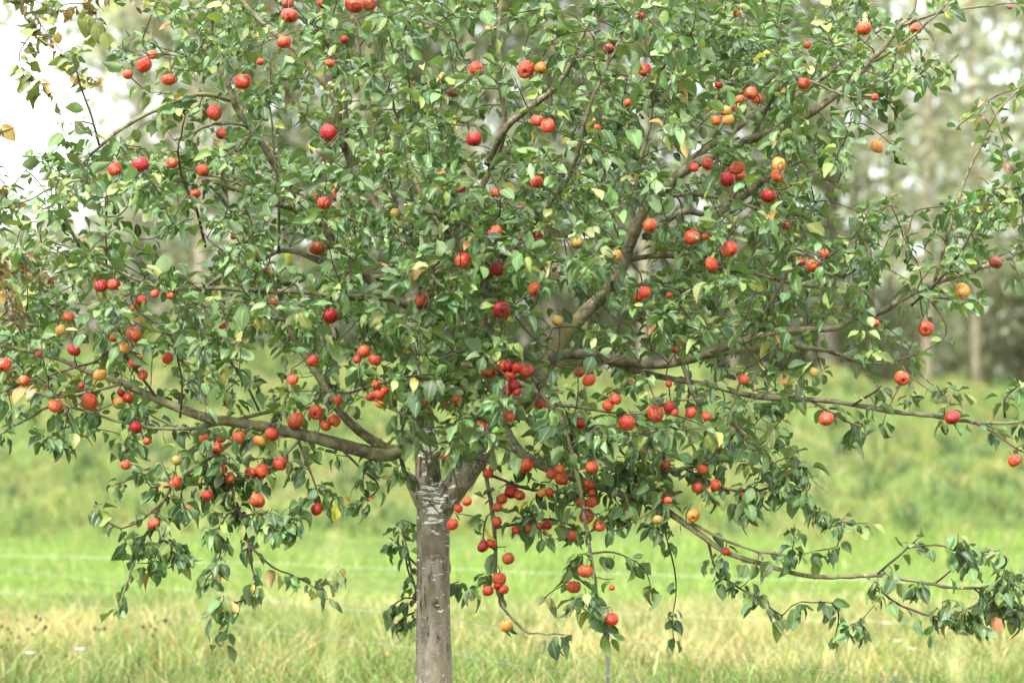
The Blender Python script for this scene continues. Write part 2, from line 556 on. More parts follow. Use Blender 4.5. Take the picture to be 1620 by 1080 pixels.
FOREST_COLS = [(0.25, 0.265, 0.20), (0.28, 0.29, 0.22), (0.30, 0.30, 0.22), (0.22, 0.24, 0.19)]  # grey-green leaves, paled and greyed further: distant haze painted into their colour


def crown_mesh(name, h, r, z0, clumps, per, size, seed, probs=(0.35, 0.35, 0.15, 0.15), spread=0.42):
    C = []
    rr = np.random.default_rng(seed)
    while len(C) < clumps:
        t = rr.uniform(0, 1)
        w = r * (0.35 + 0.65 * math.sin(math.pi * min(1, t * 0.9 + 0.08)) ** 0.6)
        a, q = rr.uniform(0, 6.283), math.sqrt(rr.uniform(0.02, 1))
        C.append((math.cos(a) * w * q, math.sin(a) * w * q, z0 + (h - z0) * t))
    C = np.repeat(np.array(C), per, 0)
    C = C + rng.normal(0, 1, C.shape) * np.array((spread, spread, spread * 0.75))
    V, F, T = leaf_quads(C, size, FOREST_COLS, probs)
    me = np_mesh(name, V, [F], False)
    set_color(me, 'tint', T)
    me.materials.append(M_FOREST)
    return me


def trunk_mesh(name, h, r, seed, mat):
    rr = np.random.default_rng(seed)
    z = np.linspace(-0.3, h, 9)
    P = np.column_stack([np.cumsum(rr.normal(0, 0.05, 9)), np.cumsum(rr.normal(0, 0.05, 9)), z])
    P[:, :2] -= P[0, :2]
    b = Bag()
    V, F = tube_arrays(P, np.linspace(r, r * 0.3, 9), 8); b.add(V, F)
    for j in range(9):
        t = rr.uniform(0.18, 0.9); p = np.array([np.interp(t * h, z, P[:, 0]), np.interp(t * h, z, P[:, 1]), t * h])
        a = rr.uniform(0, 6.283); L = rr.uniform(0.8, 2.2) * (1.1 - t)
        e = p + np.array((math.cos(a) * L, math.sin(a) * L, L * 0.9))
        V, F = tube_arrays(np.array([p, (p + e) / 2 + (0, 0, -0.1), e]), [r * 0.35, r * 0.22, r * 0.08], 5); b.add(V, F)
    me = b.mesh(name); me.materials.append(mat)
    return me


def place_mesh(name, me, parent):
    o = bpy.data.objects.new(name, me)
    COL.objects.link(o)
    o.parent = parent
    return o


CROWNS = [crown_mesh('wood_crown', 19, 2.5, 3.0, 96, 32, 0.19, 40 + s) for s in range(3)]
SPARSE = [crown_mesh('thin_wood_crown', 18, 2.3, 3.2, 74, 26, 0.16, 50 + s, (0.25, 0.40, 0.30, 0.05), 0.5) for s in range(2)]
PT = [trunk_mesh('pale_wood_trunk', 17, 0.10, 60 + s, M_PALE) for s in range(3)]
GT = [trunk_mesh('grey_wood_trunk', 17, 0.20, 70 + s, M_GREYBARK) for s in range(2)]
# (photo column of the trunk, distance from camera, thin crown?, pale trunk?)
WOOD = [(-190, 60, 0, 0), (222, 62, 1, 0), (262, 67, 0, 0), (318, 54, 0, 1), (392, 58, 0, 1), (452, 65, 0, 0), (523, 56, 0, 0), (585, 68, 0, 1), (650, 58, 0, 0), (722, 62, 0, 0),
        (745, 55, 0, 1), (800, 70, 0, 0), (868, 57, 0, 0), (940, 64, 0, 0), (1012, 55, 0, 1), (1085, 60, 0, 0), (1160, 57, 0, 1), (1235, 66, 0, 0), (1312, 58, 1, 0),
        (1405, 60, 1, 1), (1468, 54, 1, 1), (1545, 55, 1, 1), (1612, 64, 1, 1), (1700, 58, 1, 0), (1500, 78, 1, 0), (1355, 80, 0, 0), (1640, 82, 0, 0)]
vis = sorted([w for w in WOOD if 0 < w[0] < 1620], key=lambda w: w[0])
ORD = 'first second third fourth fifth sixth seventh eighth ninth tenth eleventh twelfth thirteenth fourteenth'.split()
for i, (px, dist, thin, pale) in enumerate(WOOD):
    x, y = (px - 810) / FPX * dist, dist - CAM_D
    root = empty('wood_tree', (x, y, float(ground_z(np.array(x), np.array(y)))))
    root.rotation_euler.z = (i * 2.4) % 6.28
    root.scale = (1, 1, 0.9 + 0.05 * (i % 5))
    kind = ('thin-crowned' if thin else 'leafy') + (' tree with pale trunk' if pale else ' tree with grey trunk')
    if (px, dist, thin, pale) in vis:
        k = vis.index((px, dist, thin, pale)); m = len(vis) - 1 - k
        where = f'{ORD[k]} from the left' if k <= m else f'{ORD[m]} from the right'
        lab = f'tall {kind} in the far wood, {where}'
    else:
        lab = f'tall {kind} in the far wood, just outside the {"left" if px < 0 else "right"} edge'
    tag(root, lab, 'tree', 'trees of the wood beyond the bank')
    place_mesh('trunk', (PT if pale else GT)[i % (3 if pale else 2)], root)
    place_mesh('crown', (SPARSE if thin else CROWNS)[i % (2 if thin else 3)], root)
# undergrowth along the foot of the wood
BUSH = [crown_mesh('bush_crown', 3.2, 1.7, 0.2, 46, 24, 0.16, 80 + s, (0.35, 0.25, 0.15, 0.25), 0.34) for s in range(3)]
b = Bag()
for a in np.linspace(0, 6.28, 7)[:-1]:
    e = np.array((math.cos(a) * 0.8, math.sin(a) * 0.8, 2.1))
    V, F = tube_arrays(np.array([(0, 0, -0.1), e * (0.4, 0.4, 0.55), e]), [0.04, 0.03, 0.012], 5); b.add(V, F)
BST = b.mesh('bush_stems'); BST.materials.append(M_GREYBARK)
bx = [-40, 70, 168, 268, 352, 430, 515, 610, 690, 770, 850, 925, 1000, 1075, 1150, 1225, 1290, 1352, 1430, 1500, 1590, 1665]
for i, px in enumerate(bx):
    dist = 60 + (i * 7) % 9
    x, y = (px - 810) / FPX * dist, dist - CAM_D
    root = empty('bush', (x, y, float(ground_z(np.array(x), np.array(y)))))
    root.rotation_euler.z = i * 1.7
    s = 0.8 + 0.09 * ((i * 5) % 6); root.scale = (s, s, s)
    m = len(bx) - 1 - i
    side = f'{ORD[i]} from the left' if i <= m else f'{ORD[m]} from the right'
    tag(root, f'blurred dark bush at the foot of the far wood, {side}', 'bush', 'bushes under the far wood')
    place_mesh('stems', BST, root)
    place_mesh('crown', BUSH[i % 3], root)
# the depth of the wood behind, which reads as one mass
n = 6500
xx = rng.uniform(-26, 26, n); yy = rng.uniform(78, 96, n) - CAM_D + 11
zz = rng.uniform(0, 1, n) ** 1.25 * (5.5 + 1.6 * wav(xx, yy * 0, 0.5, 77))
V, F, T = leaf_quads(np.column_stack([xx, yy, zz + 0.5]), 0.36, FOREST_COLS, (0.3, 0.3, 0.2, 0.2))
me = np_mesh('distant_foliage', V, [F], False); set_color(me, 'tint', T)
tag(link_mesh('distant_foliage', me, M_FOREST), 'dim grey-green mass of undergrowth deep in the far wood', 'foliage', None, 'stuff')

# ------------------------------------------------------------------ wire fences


def wire_fence(name, label, ends, heights, sag, rad, mat, posts, post_r, post_h, wire_name):
    (xa, ya), (xb, yb) = ends
    root = empty(name, ((xa + xb) / 2, (ya + yb) / 2, 0))
    tag(root, label, 'fence')
    for h in heights:
        t = np.linspace(0, 1, 61)
        x, y = xa + (xb - xa) * t, ya + (yb - ya) * t
        z = h - sag * np.abs(np.sin(t * math.pi * (len(posts) - 1))) + 0.006 * np.sin(t * 40)
        b = Bag(); V, F = tube_arrays(np.column_stack([x, y, z]), np.full(61, rad), 5); b.add(V, F)
        link_mesh(wire_name, b.mesh(wire_name), mat, root)
    for t in posts:
        x, y = xa + (xb - xa) * t, ya + (yb - ya) * t + 0.006 + post_r
        b = Bag()
        V, F = tube_arrays(np.array([(x, y, -0.25), (x, y, post_h * 0.5), (x, y, post_h - 0.012), (x, y, post_h)]), [post_r, post_r, post_r, post_r * 0.75], 10); b.add(V, F)
        for h in heights:
            V, F = tube_arrays(np.array([(x, y - post_r - 0.012, h - 0.012), (x, y, h), (x, y + post_r, h + 0.006)]), [0.006, 0.009, 0.006], 6); b.add(V, F)
        link_mesh('post', b.mesh('post'), M_STEEL, root)
    return root


pa, pb = at(-260, 848, 8.9), at(1620, 1097, -0.45)
pc = at(967, 1024, 1.25)
tpost = (pc[0] - pa[0]) / (pb[0] - pa[0])
wire_fence('wire_fence', 'thin wire fence on slim grey posts running diagonally through the grass behind the trunk', ((pa[0], pa[1]), (pb[0] + (pb[0] - pa[0]) * 0.25, pb[1] + (pb[1] - pa[1]) * 0.25)),
           (0.42, 0.26), 0.012, 0.0007, M_WIRE, (0.0, tpost * 0.8, 1.0), 0.0075, 0.57, 'wire')
qa, qb = at(-200, 868, 9.2), at(1760, 933, 5.6)
wire_fence('cord_fence', 'faint white cord fence crossing the bright grass strip further back', ((qa[0], qa[1]), (qb[0], qb[1])),
           (0.37, 0.12), 0.01, 0.0006, M_TAPE, (0.0, 1.0), 0.012, 0.55, 'cord')

# ------------------------------------------------------------------ apple tree: skeleton
# traced limbs: (name, [(px, py, depth, diameter px)...], how clearly the photograph shows it)
LIMBS = [
 ('branch', [(682, 800, 0, 44), (678, 765, .0, 42), (674, 715, .02, 38), (667, 660, .04, 33), (660, 600, .05, 29), (656, 540, .06, 26), (654, 480, .08, 24), (652, 410, .10, 20), (647, 350, .12, 17), (626, 305, .15, 15), (602, 258, .2, 13), (588, 200, .25, 11), (573, 125, .3, 10), (560, 40, .3, 8), (552, -70, .3, 5)], .45),
 ('branch', [(690, 812, 0, 44), (716, 775, -.03, 42), (745, 737, -.06, 39), (775, 692, -.08, 35), (805, 655, -.08, 32), (840, 615, -.05, 30), (872, 565, 0, 28), (900, 523, .03, 25), (935, 485, .05, 22), (965, 455, .05, 20), (985, 420, .03, 19), (1000, 380, 0, 18), (1020, 330, -.05, 17), (1050, 300, -.1, 16), (1085, 268, -.15, 16), (1130, 245, -.2, 15), (1185, 222, -.25, 13), (1240, 200, -.3, 13), (1290, 175, -.35, 12), (1335, 140, -.38, 11), (1375, 100, -.4, 10), (1410, 60, -.4, 9), (1440, 25, -.4, 8), (1455, -20, -.4, 6), (1480, -90, -.4, 4)], .68),
 ('branch', [(669, 645, -.02, 20), (652, 682, -.14, 20), (632, 712, -.25, 21), (605, 719, -.32, 22), (560, 709, -.36, 21), (490, 690, -.4, 19), (400, 672, -.45, 16), (320, 659, -.5, 14), (250, 632, -.5, 12), (195, 606, -.5, 10), (140, 588, -.45, 8), (70, 560, -.4, 6), (-20, 545, -.4, 5), (-120, 530, -.4, 3)], .95),
 ('branch', [(622, 716, -.28, 18), (580, 690, -.36, 15), (552, 667, -.4, 13), (530, 640, -.42, 12), (500, 590, -.45, 11), (463, 533, -.5, 9), (440, 480, -.55, 7), (428, 420, -.6, 5)], .8),
 # long upper left limbs
 ('branch', [(656, 560, .06, 15), (610, 470, .1, 14), (560, 420, .1, 13), (505, 350, .05, 12), (450, 285, 0, 11), (417, 232, -.05, 10), (377, 177, -.1, 10), (360, 133, -.15, 9), (330, 83, -.15, 9), (290, 40, -.15, 8), (267, 8, -.2, 7), (240, -50, -.2, 5)], .6),
 ('branch', [(650, 400, .1, 14), (600, 330, .2, 13), (560, 270, .2, 12), (541, 215, .15, 11), (533, 170, .1, 11), (510, 127, .1, 10), (467, 80, .1, 9), (427, 47, .1, 9), (383, 0, .1, 8), (340, -70, .1, 5)], .7),
 ('branch', [(545, 240, .15, 9), (547, 190, .05, 9), (538, 110, 0, 8), (500, 48, -.1, 7), (448, 10, -.2, 6), (400, -40, -.25, 4)], .6),
 # centre uprights
 ('branch', [(765, 560, -.05, 16), (765, 490, -.1, 14), (769, 440, -.15, 13), (800, 408, -.2, 11), (840, 358, -.28, 10), (878, 310, -.35, 10), (905, 265, -.4, 9), (925, 195, -.45, 8), (940, 150, -.45, 6), (975, 75, -.45, 5), (1000, 10, -.4, 4), (1015, -50, -.4, 3)], .85),
 ('branch', [(769, 440, -.15, 12), (727, 391, -.25, 10), (700, 360, -.28, 9), (675, 320, -.3, 8), (655, 280, -.3, 7), (640, 230, -.3, 5), (620, 160, -.3, 4), (600, 100, -.3, 3)], .8),
 ('branch', [(806, 654, -.05, 18), (775, 600, 0, 17), (765, 555, -.04, 16)], .3),
 ('branch', [(660, 500, .08, 15), (710, 400, .2, 13), (760, 300, .25, 11), (797, 210, .2, 10), (791, 130, .15, 9), (789, 60, .15, 8), (792, 0, .15, 7), (795, -70, .15, 4)], .75),
 ('branch', [(770, 260, .22, 11), (803, 200, .1, 11), (857, 157, 0, 10), (890, 125, -.05, 8), (920, 60, -.1, 6), (950, 0, -.1, 4)], .8),
 ('branch', [(985, 425, .05, 12), (1000, 350, .1, 9), (1008, 280, .1, 7), (1027, 200, .08, 7), (1040, 127, .05, 6), (1075, 60, 0, 4), (1110, -10, 0, 3)], .7),
 ('branch', [(1070, 282, -.1, 13), (1110, 240, .05, 12), (1150, 215, .1, 12), (1200, 178, .15, 10), (1265, 150, .2, 7), (1330, 100, .2, 5), (1400, 40, .2, 4)], .7),
 ('branch', [(1163, 145, .1, 6), (1152, 90, .1, 5), (1148, 30, .1, 4), (1150, -30, .1, 3)], .5),
 ('branch', [(1187, 222, -.25, 7), (1235, 140, -.35, 6), (1280, 128, -.4, 5), (1340, 152, -.45, 4), (1400, 160, -.5, 3)], .6),
 ('branch', [(1330, 148, -.38, 7), (1410, 148, -.4, 4), (1475, 97, -.45, 3)], .3),
 ('branch', [(1425, 42, -.4, 6), (1480, 22, -.45, 5), (1540, 12, -.5, 4), (1610, 5, -.55, 3)], .7),
 ('branch', [(1375, 103, -.4, 6), (1440, 60, -.5, 5), (1500, 5, -.55, 4)], .6),
 ('branch', [(1020, 375, 0, 13), (1080, 335, .1, 11), (1130, 340, .15, 10), (1190, 300, .1, 11), (1225, 275, .05, 9), (1290, 245, 0, 5)], .6),
 ('branch', [(1062, 310, -.2, 8), (1100, 308, -.3, 7), (1160, 318, -.35, 6), (1210, 335, -.4, 5), (1245, 355, -.42, 4)], .7),
 # right hand boughs
 ('branch', [(872, 562, 0, 18), (920, 560, -.05, 17), (970, 568, -.1, 16), (1030, 577, -.15, 14), (1080, 572, -.2, 13), (1120, 560, -.25, 13), (1197, 532, -.3, 12), (1260, 522, -.35, 10), (1320, 520, -.38, 9), (1357, 503, -.4, 10), (1393, 494, -.4, 10), (1433, 470, -.42, 9), (1480, 447, -.45, 9), (1540, 427, -.45, 8), (1620, 398, -.4, 7), (1720, 350, -.4, 4)], .85),
 ('branch', [(1030, 577, -.12, 11), (1120, 562, .0, 10), (1230, 550, .1, 9), (1300, 553, .12, 7), (1380, 575, .15, 5), (1450, 562, .15, 3)], .5),
 ('branch', [(960, 570, -.05, 12), (1020, 590, -.1, 10), (1080, 602, -.15, 9), (1130, 610, -.2, 9), (1197, 627, -.25, 9), (1300, 633, -.3, 8), (1390, 646, -.35, 8), (1460, 656, -.38, 7), (1540, 667, -.4, 6), (1620, 668, -.4, 4), (1700, 660, -.4, 3)], .9),
 ('branch', [(1478, 447, -.45, 6), (1500, 370, -.5, 6), (1525, 290, -.5, 5), (1555, 225, -.52, 4), (1580, 175, -.55, 3), (1625, 130, -.55, 2.5)], .95),
 ('branch', [(1440, 485, -.4, 5), (1497, 430, -.55, 5), (1543, 358, -.6, 4), (1570, 300, -.6, 3)], .6),
 ('branch', [(1347, 642, -.33, 4), (1375, 625, -.38, 4), (1395, 610, -.4, 3)], .9),
 ('branch', [(1285, 635, -.3, 4), (1310, 650, -.38, 3.5), (1360, 675, -.42, 3)], .8),
 ('branch', [(1540, 668, -.4, 5), (1575, 685, -.45, 4), (1605, 708, -.48, 3.5), (1640, 725, -.5, 3)], .8),
 ('branch', [(1590, 660, -.4, 4), (1590, 630, -.42, 3), (1615, 605, -.45, 2.5)], .6),
 ('branch', [(1180, 540, -.28, 8), (1225, 470, -.35, 7), (1255, 410, -.4, 6), (1275, 360, -.4, 4), (1290, 320, -.4, 3)], .7),
 ('branch', [(1135, 423, .0, 7), (1210, 437, -.05, 6), (1260, 450, -.08, 5), (1310, 452, -.1, 5), (1370, 415, -.15, 3)], .7),
 ('branch', [(990, 410, .05, 9), (1060, 405, .05, 8), (1135, 423, .0, 7)], .3),
 # low right boughs
 ('branch', [(795, 672, -.08, 18), (820, 712, -.2, 16), (860, 738, -.25, 15), (907, 755, -.3, 13), (973, 778, -.35, 12), (1033, 794, -.4, 10), (1075, 822, -.45, 10), (1115, 850, -.5, 9), (1150, 874, -.52, 8), (1225, 898, -.55, 7), (1290, 912, -.6, 7), (1370, 910, -.6, 7), (1430, 915, -.6, 6), (1490, 926, -.6, 5), (1550, 929, -.6, 4), (1600, 908, -.6, 3)], .85),
 ('branch', [(1370, 911, -.6, 4), (1413, 950, -.65, 4), (1460, 970, -.65, 4), (1500, 974, -.65, 3.5), (1547, 956, -.65, 3)], .9),
 ('branch', [(1384, 911, -.6, 4), (1425, 876, -.65, 4), (1455, 848, -.68, 2.5)], .95),
 ('branch', [(1436, 866, -.66, 3.5), (1480, 862, -.7, 3), (1520, 872, -.7, 2.5)], .95),
 ('branch', [(1480, 922, -.6, 3.5), (1515, 895, -.6, 3), (1540, 880, -.6, 2.5)], .9),
 ('branch', [(1540, 930, -.6, 3), (1580, 960, -.6, 2.5), (1612, 962, -.6, 2)], .7),
 ('branch', [(1090, 825, -.48, 6), (1150, 855, -.55, 5), (1200, 872, -.58, 4), (1260, 876, -.6, 3.5), (1300, 872, -.6, 2.5)], .8),
 ('branch', [(1120, 855, -.5, 5), (1135, 905, -.5, 4), (1170, 930, -.5, 3.5), (1210, 955, -.5, 3.5), (1235, 975, -.5, 2.5)], .5),
 ('branch', [(1000, 772, -.35, 9), (1040, 748, -.4, 8), (1085, 740, -.42, 7), (1130, 715, -.45, 6), (1160, 640, -.5, 5), (1175, 590, -.5, 4)], .5),
 ('branch', [(1080, 575, -.2, 8), (1095, 620, -.3, 7), (1120, 650, -.35, 6), (1160, 672, -.38, 5), (1190, 695, -.4, 4), (1235, 745, -.42, 3)], .7),
 ('branch', [(1085, 742, -.42, 5), (1150, 773, -.5, 4.5), (1215, 772, -.55, 4), (1255, 740, -.55, 3)], .7),
 # arching and hanging shoots
 ('branch', [(678, 590, .05, 11), (733, 578, -.25, 10), (773, 584, -.4, 10), (820, 604, -.5, 9), (860, 628, -.55, 9), (887, 662, -.58, 9), (903, 713, -.6, 8), (910, 740, -.6, 8), (918, 775, -.6, 7), (927, 830, -.6, 6), (936, 885, -.6, 5), (943, 925, -.6, 4), (952, 975, -.6, 2.5)], .95),
 ('branch', [(760, 722, -.08, 8), (770, 757, -.2, 7), (779, 812, -.25, 7), (784, 865, -.28, 6), (783, 903, -.28, 6), (788, 937, -.28, 5), (803, 970, -.3, 4), (838, 1000, -.32, 3.5), (893, 1003, -.35, 2)], .95),
 ('branch', [(778, 752, -.2, 5), (830, 772, -.3, 5), (880, 778, -.35, 4), (930, 785, -.38, 3)], .8),
 ('branch', [(783, 835, -.27, 5), (830, 826, -.3, 4), (870, 820, -.33, 3.5), (905, 832, -.35, 2.5)], .8),
 ('branch', [(785, 872, -.28, 3), (765, 850, -.3, 3), (772, 815, -.33, 2.5)], .6),
 ('branch', [(936, 875, -.6, 4), (970, 873, -.6, 3.5), (1005, 886, -.6, 2)], .8),
 ('branch', [(900, 700, -.58, 6), (960, 690, -.5, 4), (1040, 690, -.5, 3)], .3),
 ('branch', [(875, 640, -.4, 6), (920, 645, -.5, 5), (1000, 655, -.6, 4), (1060, 636, -.62, 3), (1110, 630, -.6, 2.5)], .7),
 # left hand boughs
 ('branch', [(655, 490, .08, 14), (617, 472, .0, 11), (540, 470, -.1, 10), (480, 462, -.15, 9), (417, 460, -.2, 8), (330, 456, -.25, 7), (260, 457, -.3, 6), (190, 430, -.3, 5), (133, 400, -.3, 4), (53, 370, -.3, 3)], .6),
 ('branch', [(652, 430, .1, 12), (590, 440, .15, 11), (540, 432, .15, 11), (500, 410, .15, 10), (447, 397, .15, 8), (380, 425, .15, 6), (325, 447, .15, 4)], .6),
 ('branch', [(430, 650, -.42, 7), (300, 678, -.5, 6), (195, 668, -.5, 5), (97, 641, -.5, 5), (43, 662, -.5, 4.5), (0, 686, -.5, 4), (-60, 715, -.5, 3)], .5),
 ('branch', [(195, 606, -.5, 6), (150, 618, -.52, 5), (93, 628, -.55, 4.5), (43, 622, -.55, 4), (-10, 628, -.55, 3)], .6),
 ('branch', [(250, 632, -.5, 5), (215, 585, -.58, 5), (183, 553, -.62, 4.5), (150, 572, -.64, 4), (93, 588, -.65, 4), (43, 604, -.66, 4), (-10, 625, -.66, 3)], .8),
 ('branch', [(400, 380, -.0, 7), (340, 300, -.1, 6), (322, 285, -.1, 6), (420, 315, -.1, 5)], .1),
 ('branch', [(470, 335, .02, 7), (423, 318, -.1, 6), (380, 292, -.15, 5), (340, 280, -.2, 4), (300, 270, -.2, 3)], .7),
 ('branch', [(372, 160, -.1, 8), (310, 150, -.2, 8), (235, 180, -.25, 7), (187, 207, -.3, 6), (155, 235, -.3, 5), (110, 275, -.3, 4), (60, 310, -.3, 3), (0, 330, -.3, 2.5)], .85),
 ('branch', [(395, 200, -.08, 6), (360, 195, -.15, 6), (320, 203, -.2, 5), (298, 222, -.2, 3)], .7),
 ('branch', [(157, 230, -.3, 4), (145, 185, -.35, 3.5), (127, 135, -.38, 3), (115, 85, -.4, 2)], .95),
 ('branch', [(333, 85, -.15, 5), (336, 20, -.2, 4.5), (333, -40, -.2, 3)], .5),
 ('branch', [(325, 390, -.1, 5), (310, 330, -.2, 4.5), (290, 285, -.25, 4), (282, 240, -.28, 3.5), (293, 185, -.3, 2.5)], .7),
 ('branch', [(325, 455, -.25, 7), (370, 420, -.1, 7), (400, 380, 0, 7)], .1),
 ('branch', [(441, 400, .1, 6), (441, 320, .0, 5), (436, 260, -.08, 4.5), (430, 195, -.1, 3.5), (425, 150, -.1, 2.5)], .8),
 ('branch', [(168, 420, -.3, 3.5), (168, 355, -.32, 3.5), (169, 312, -.34, 3)], .9),
 ('branch', [(130, 398, -.3, 6), (95, 330, -.4, 5), (85, 285, -.42, 4), (70, 245, -.42, 3)], .6),
 # low left hanging sprays
 ('branch', [(400, 674, -.46, 8), (345, 715, -.55, 7), (305, 742, -.58, 6), (265, 780, -.6, 6), (240, 830, -.6, 5), (218, 870, -.6, 4.5), (203, 915, -.6, 4), (190, 958, -.6, 2.5)], .8),
 ('branch', [(262, 790, -.6, 4), (215, 828, -.65, 3.5), (180, 832, -.68, 3), (150, 800, -.68, 2)], .7),
 ('branch', [(480, 690, -.4, 6), (420, 745, -.5, 5), (350, 762, -.55, 4.5), (280, 768, -.58, 4), (240, 772, -.58, 3)], .6),
 ('branch', [(365, 766, -.54, 5), (380, 812, -.58, 4.5), (393, 862, -.6, 4), (400, 900, -.6, 3), (405, 935, -.6, 2)], .95),
 ('branch', [(393, 862, -.6, 4), (433, 897, -.6, 3.5), (467, 912, -.6, 2)], .95),
 ('branch', [(470, 690, -.4, 5), (485, 730, -.45, 4.5), (503, 780, -.48, 3)], .95),
 ('branch', [(382, 815, -.58, 3.5), (425, 812, -.6, 3), (465, 828, -.6, 2)], .8),
 ('branch', [(285, 660, -.5, 4), (288, 610, -.55, 3.5), (280, 560, -.55, 3), (275, 510, -.55, 2.5)], .6),
 ('branch', [(410, 650, -.45, 4), (385, 600, -.5, 4), (350, 555, -.52, 3.5), (333, 530, -.52, 3)], .8),
 ('branch', [(545, 715, -.38, 5), (575, 745, -.42, 4), (600, 770, -.42, 3), (570, 800, -.42, 2.5)], .5),
 ('branch', [(700, 935, .32, 3), (655, 925, .3, 3), (642, 880, .28, 3), (637, 850, .27, 3), (645, 830, .26, 2.5)], .5),
 ('branch', [(690, 1000, .12, 6), (668, 965, .14, 4), (652, 910, .14, 4), (643, 860, .14, 3.5), (632, 822, .14, 2)], .5),
 ('branch', [(692, 960, .12, 5), (665, 950, .15, 4), (640, 945, .15, 3), (620, 960, .15, 2)], .5),
 ('branch', [(694, 925, .1, 5), (660, 895, .16, 4), (638, 870, .16, 3), (618, 850, .16, 2)], .5),
 ('branch', [(690, 990, .12, 5), (655, 968, .16, 3.5), (632, 985, .16, 2.5)], .5),
 ('branch', [(650, 765, -.02, 8), (640, 745, -.08, 8), (633, 700, -.3, 6), (650, 640, -.5, 5), (690, 610, -.6, 4), (720, 560, -.6, 3)], .2),
 ('branch', [(520, 640, -.42, 5), (550, 622, -.5, 4.5), (600, 608, -.58, 4), (640, 603, -.6, 3)], .8),
]

tree_root_px = (688, 1080)
TR = empty('apple_tree', (float(at(687, 1080, 0)[0]), 0, 0))
tag(TR, 'apple tree with a flaky grey trunk, spreading leafy crown and ripe red apples', 'tree')

# trunk with the stubs of its limbs, grown together over the joints
base = at(687, 1080, 0)
tp = [(base[0] - 0.005, 0, -0.15), (base[0] - 0.003, 0, 0.05), (base[0], 0, 0.25)] + [tuple(at(x, y, 0)) for x, y in ((687, 1080), (686, 1010), (686, 940), (686, 880), (686, 840), (686, 805))]
tr = [0.125, 0.092, 0.078, 0.0725, 0.069, 0.0665, 0.066, 0.067, 0.066]
bm_parts = Bag()
P, rr = smooth_path(tp, tr, 0.04); V, F = tube_arrays(P, rr, 20); bm_parts.add(V, F)
for li, m in ((0, 5), (1, 5)):
    pts = [at(x, y, d) for x, y, d, w in LIMBS[li][1][:m]]; rad = [w / 2 / 400 * 1.0 for x, y, d, w in LIMBS[li][1][:m]]
    P, rr = smooth_path(pts, rad, 0.03); V, F = tube_arrays(P, rr, 18); bm_parts.add(V, F)
pts = [at(x, y, d) for x, y, d in ((672, 795, -.03), (655, 770, -.05), (643, 750, -.07))]
P, rr = smooth_path(pts, [0.04, 0.028, 0.018], 0.02); V, F = tube_arrays(P, rr, 12); bm_parts.add(V, F)
tmp = bpy.data.objects.new('trunk_raw', bm_parts.mesh('trunk_raw'))
COL.objects.link(tmp)
md = tmp.modifiers.new('r', 'REMESH'); md.mode = 'VOXEL'; md.voxel_size = 0.0075
md = tmp.modifiers.new('s', 'SMOOTH'); md.factor = 0.6; md.iterations = 7
tme = bpy.data.meshes.new_from_object(tmp.evaluated_get(bpy.context.evaluated_depsgraph_get()))
bpy.data.objects.remove(tmp)
for v in tme.vertices:
    c = Vector((v.co.x * 14, v.co.y * 14, v.co.z * 5))
    v.co += v.normal * (0.0045 * mnoise.noise(c) + 0.002 * mnoise.noise(c * 4))
for p_ in tme.polygons: p_.use_smooth = True
tme.name = 'trunk'
link_mesh('trunk', tme, M_TRUNK, TR)

nodesP, nodesPar, nodesDir = [], [], []
limb_px = []      # for leaf culling in front of limbs the photo shows clearly
for li, (nm, pts, vis) in enumerate(LIMBS):
    P3 = [at(x, y, d) for x, y, d, w in pts]
    rad = [w / 2 * (d + CAM_D) / FPX for x, y, d, w in pts]
    P, rr = smooth_path(P3, rad, 0.035)
    big = rad[0] > 0.011
    P = P + rng.normal(0, 0.0025, P.shape) * np.linspace(0, 1, len(P))[:, None].clip(0, 1)
    V, F = tube_arrays(P, rr * (1 + 0.05 * rng.standard_normal(len(rr)).cumsum() / 6).clip(0.8, 1.2), 14 if rad[0] > 0.02 else 9 if big else 6, 0.03)
    b = Bag(); b.add(V, F)
    link_mesh('branch', b.mesh('branch'), M_BRANCH if rad[0] > 0.007 else M_TWIG, TR)
    px, py, dd = project(P)
    limb_px.append((px, py, dd, rr / dd * FPX, vis))
    T = np.gradient(P, axis=0); T /= np.linalg.norm(T, axis=1)[:, None]
    s0 = len(P) // 4 if li < 2 else 1
    for p_, t_ in zip(P[s0:], T[s0:]): nodesP.append(p_); nodesDir.append(t_); nodesPar.append(-1)

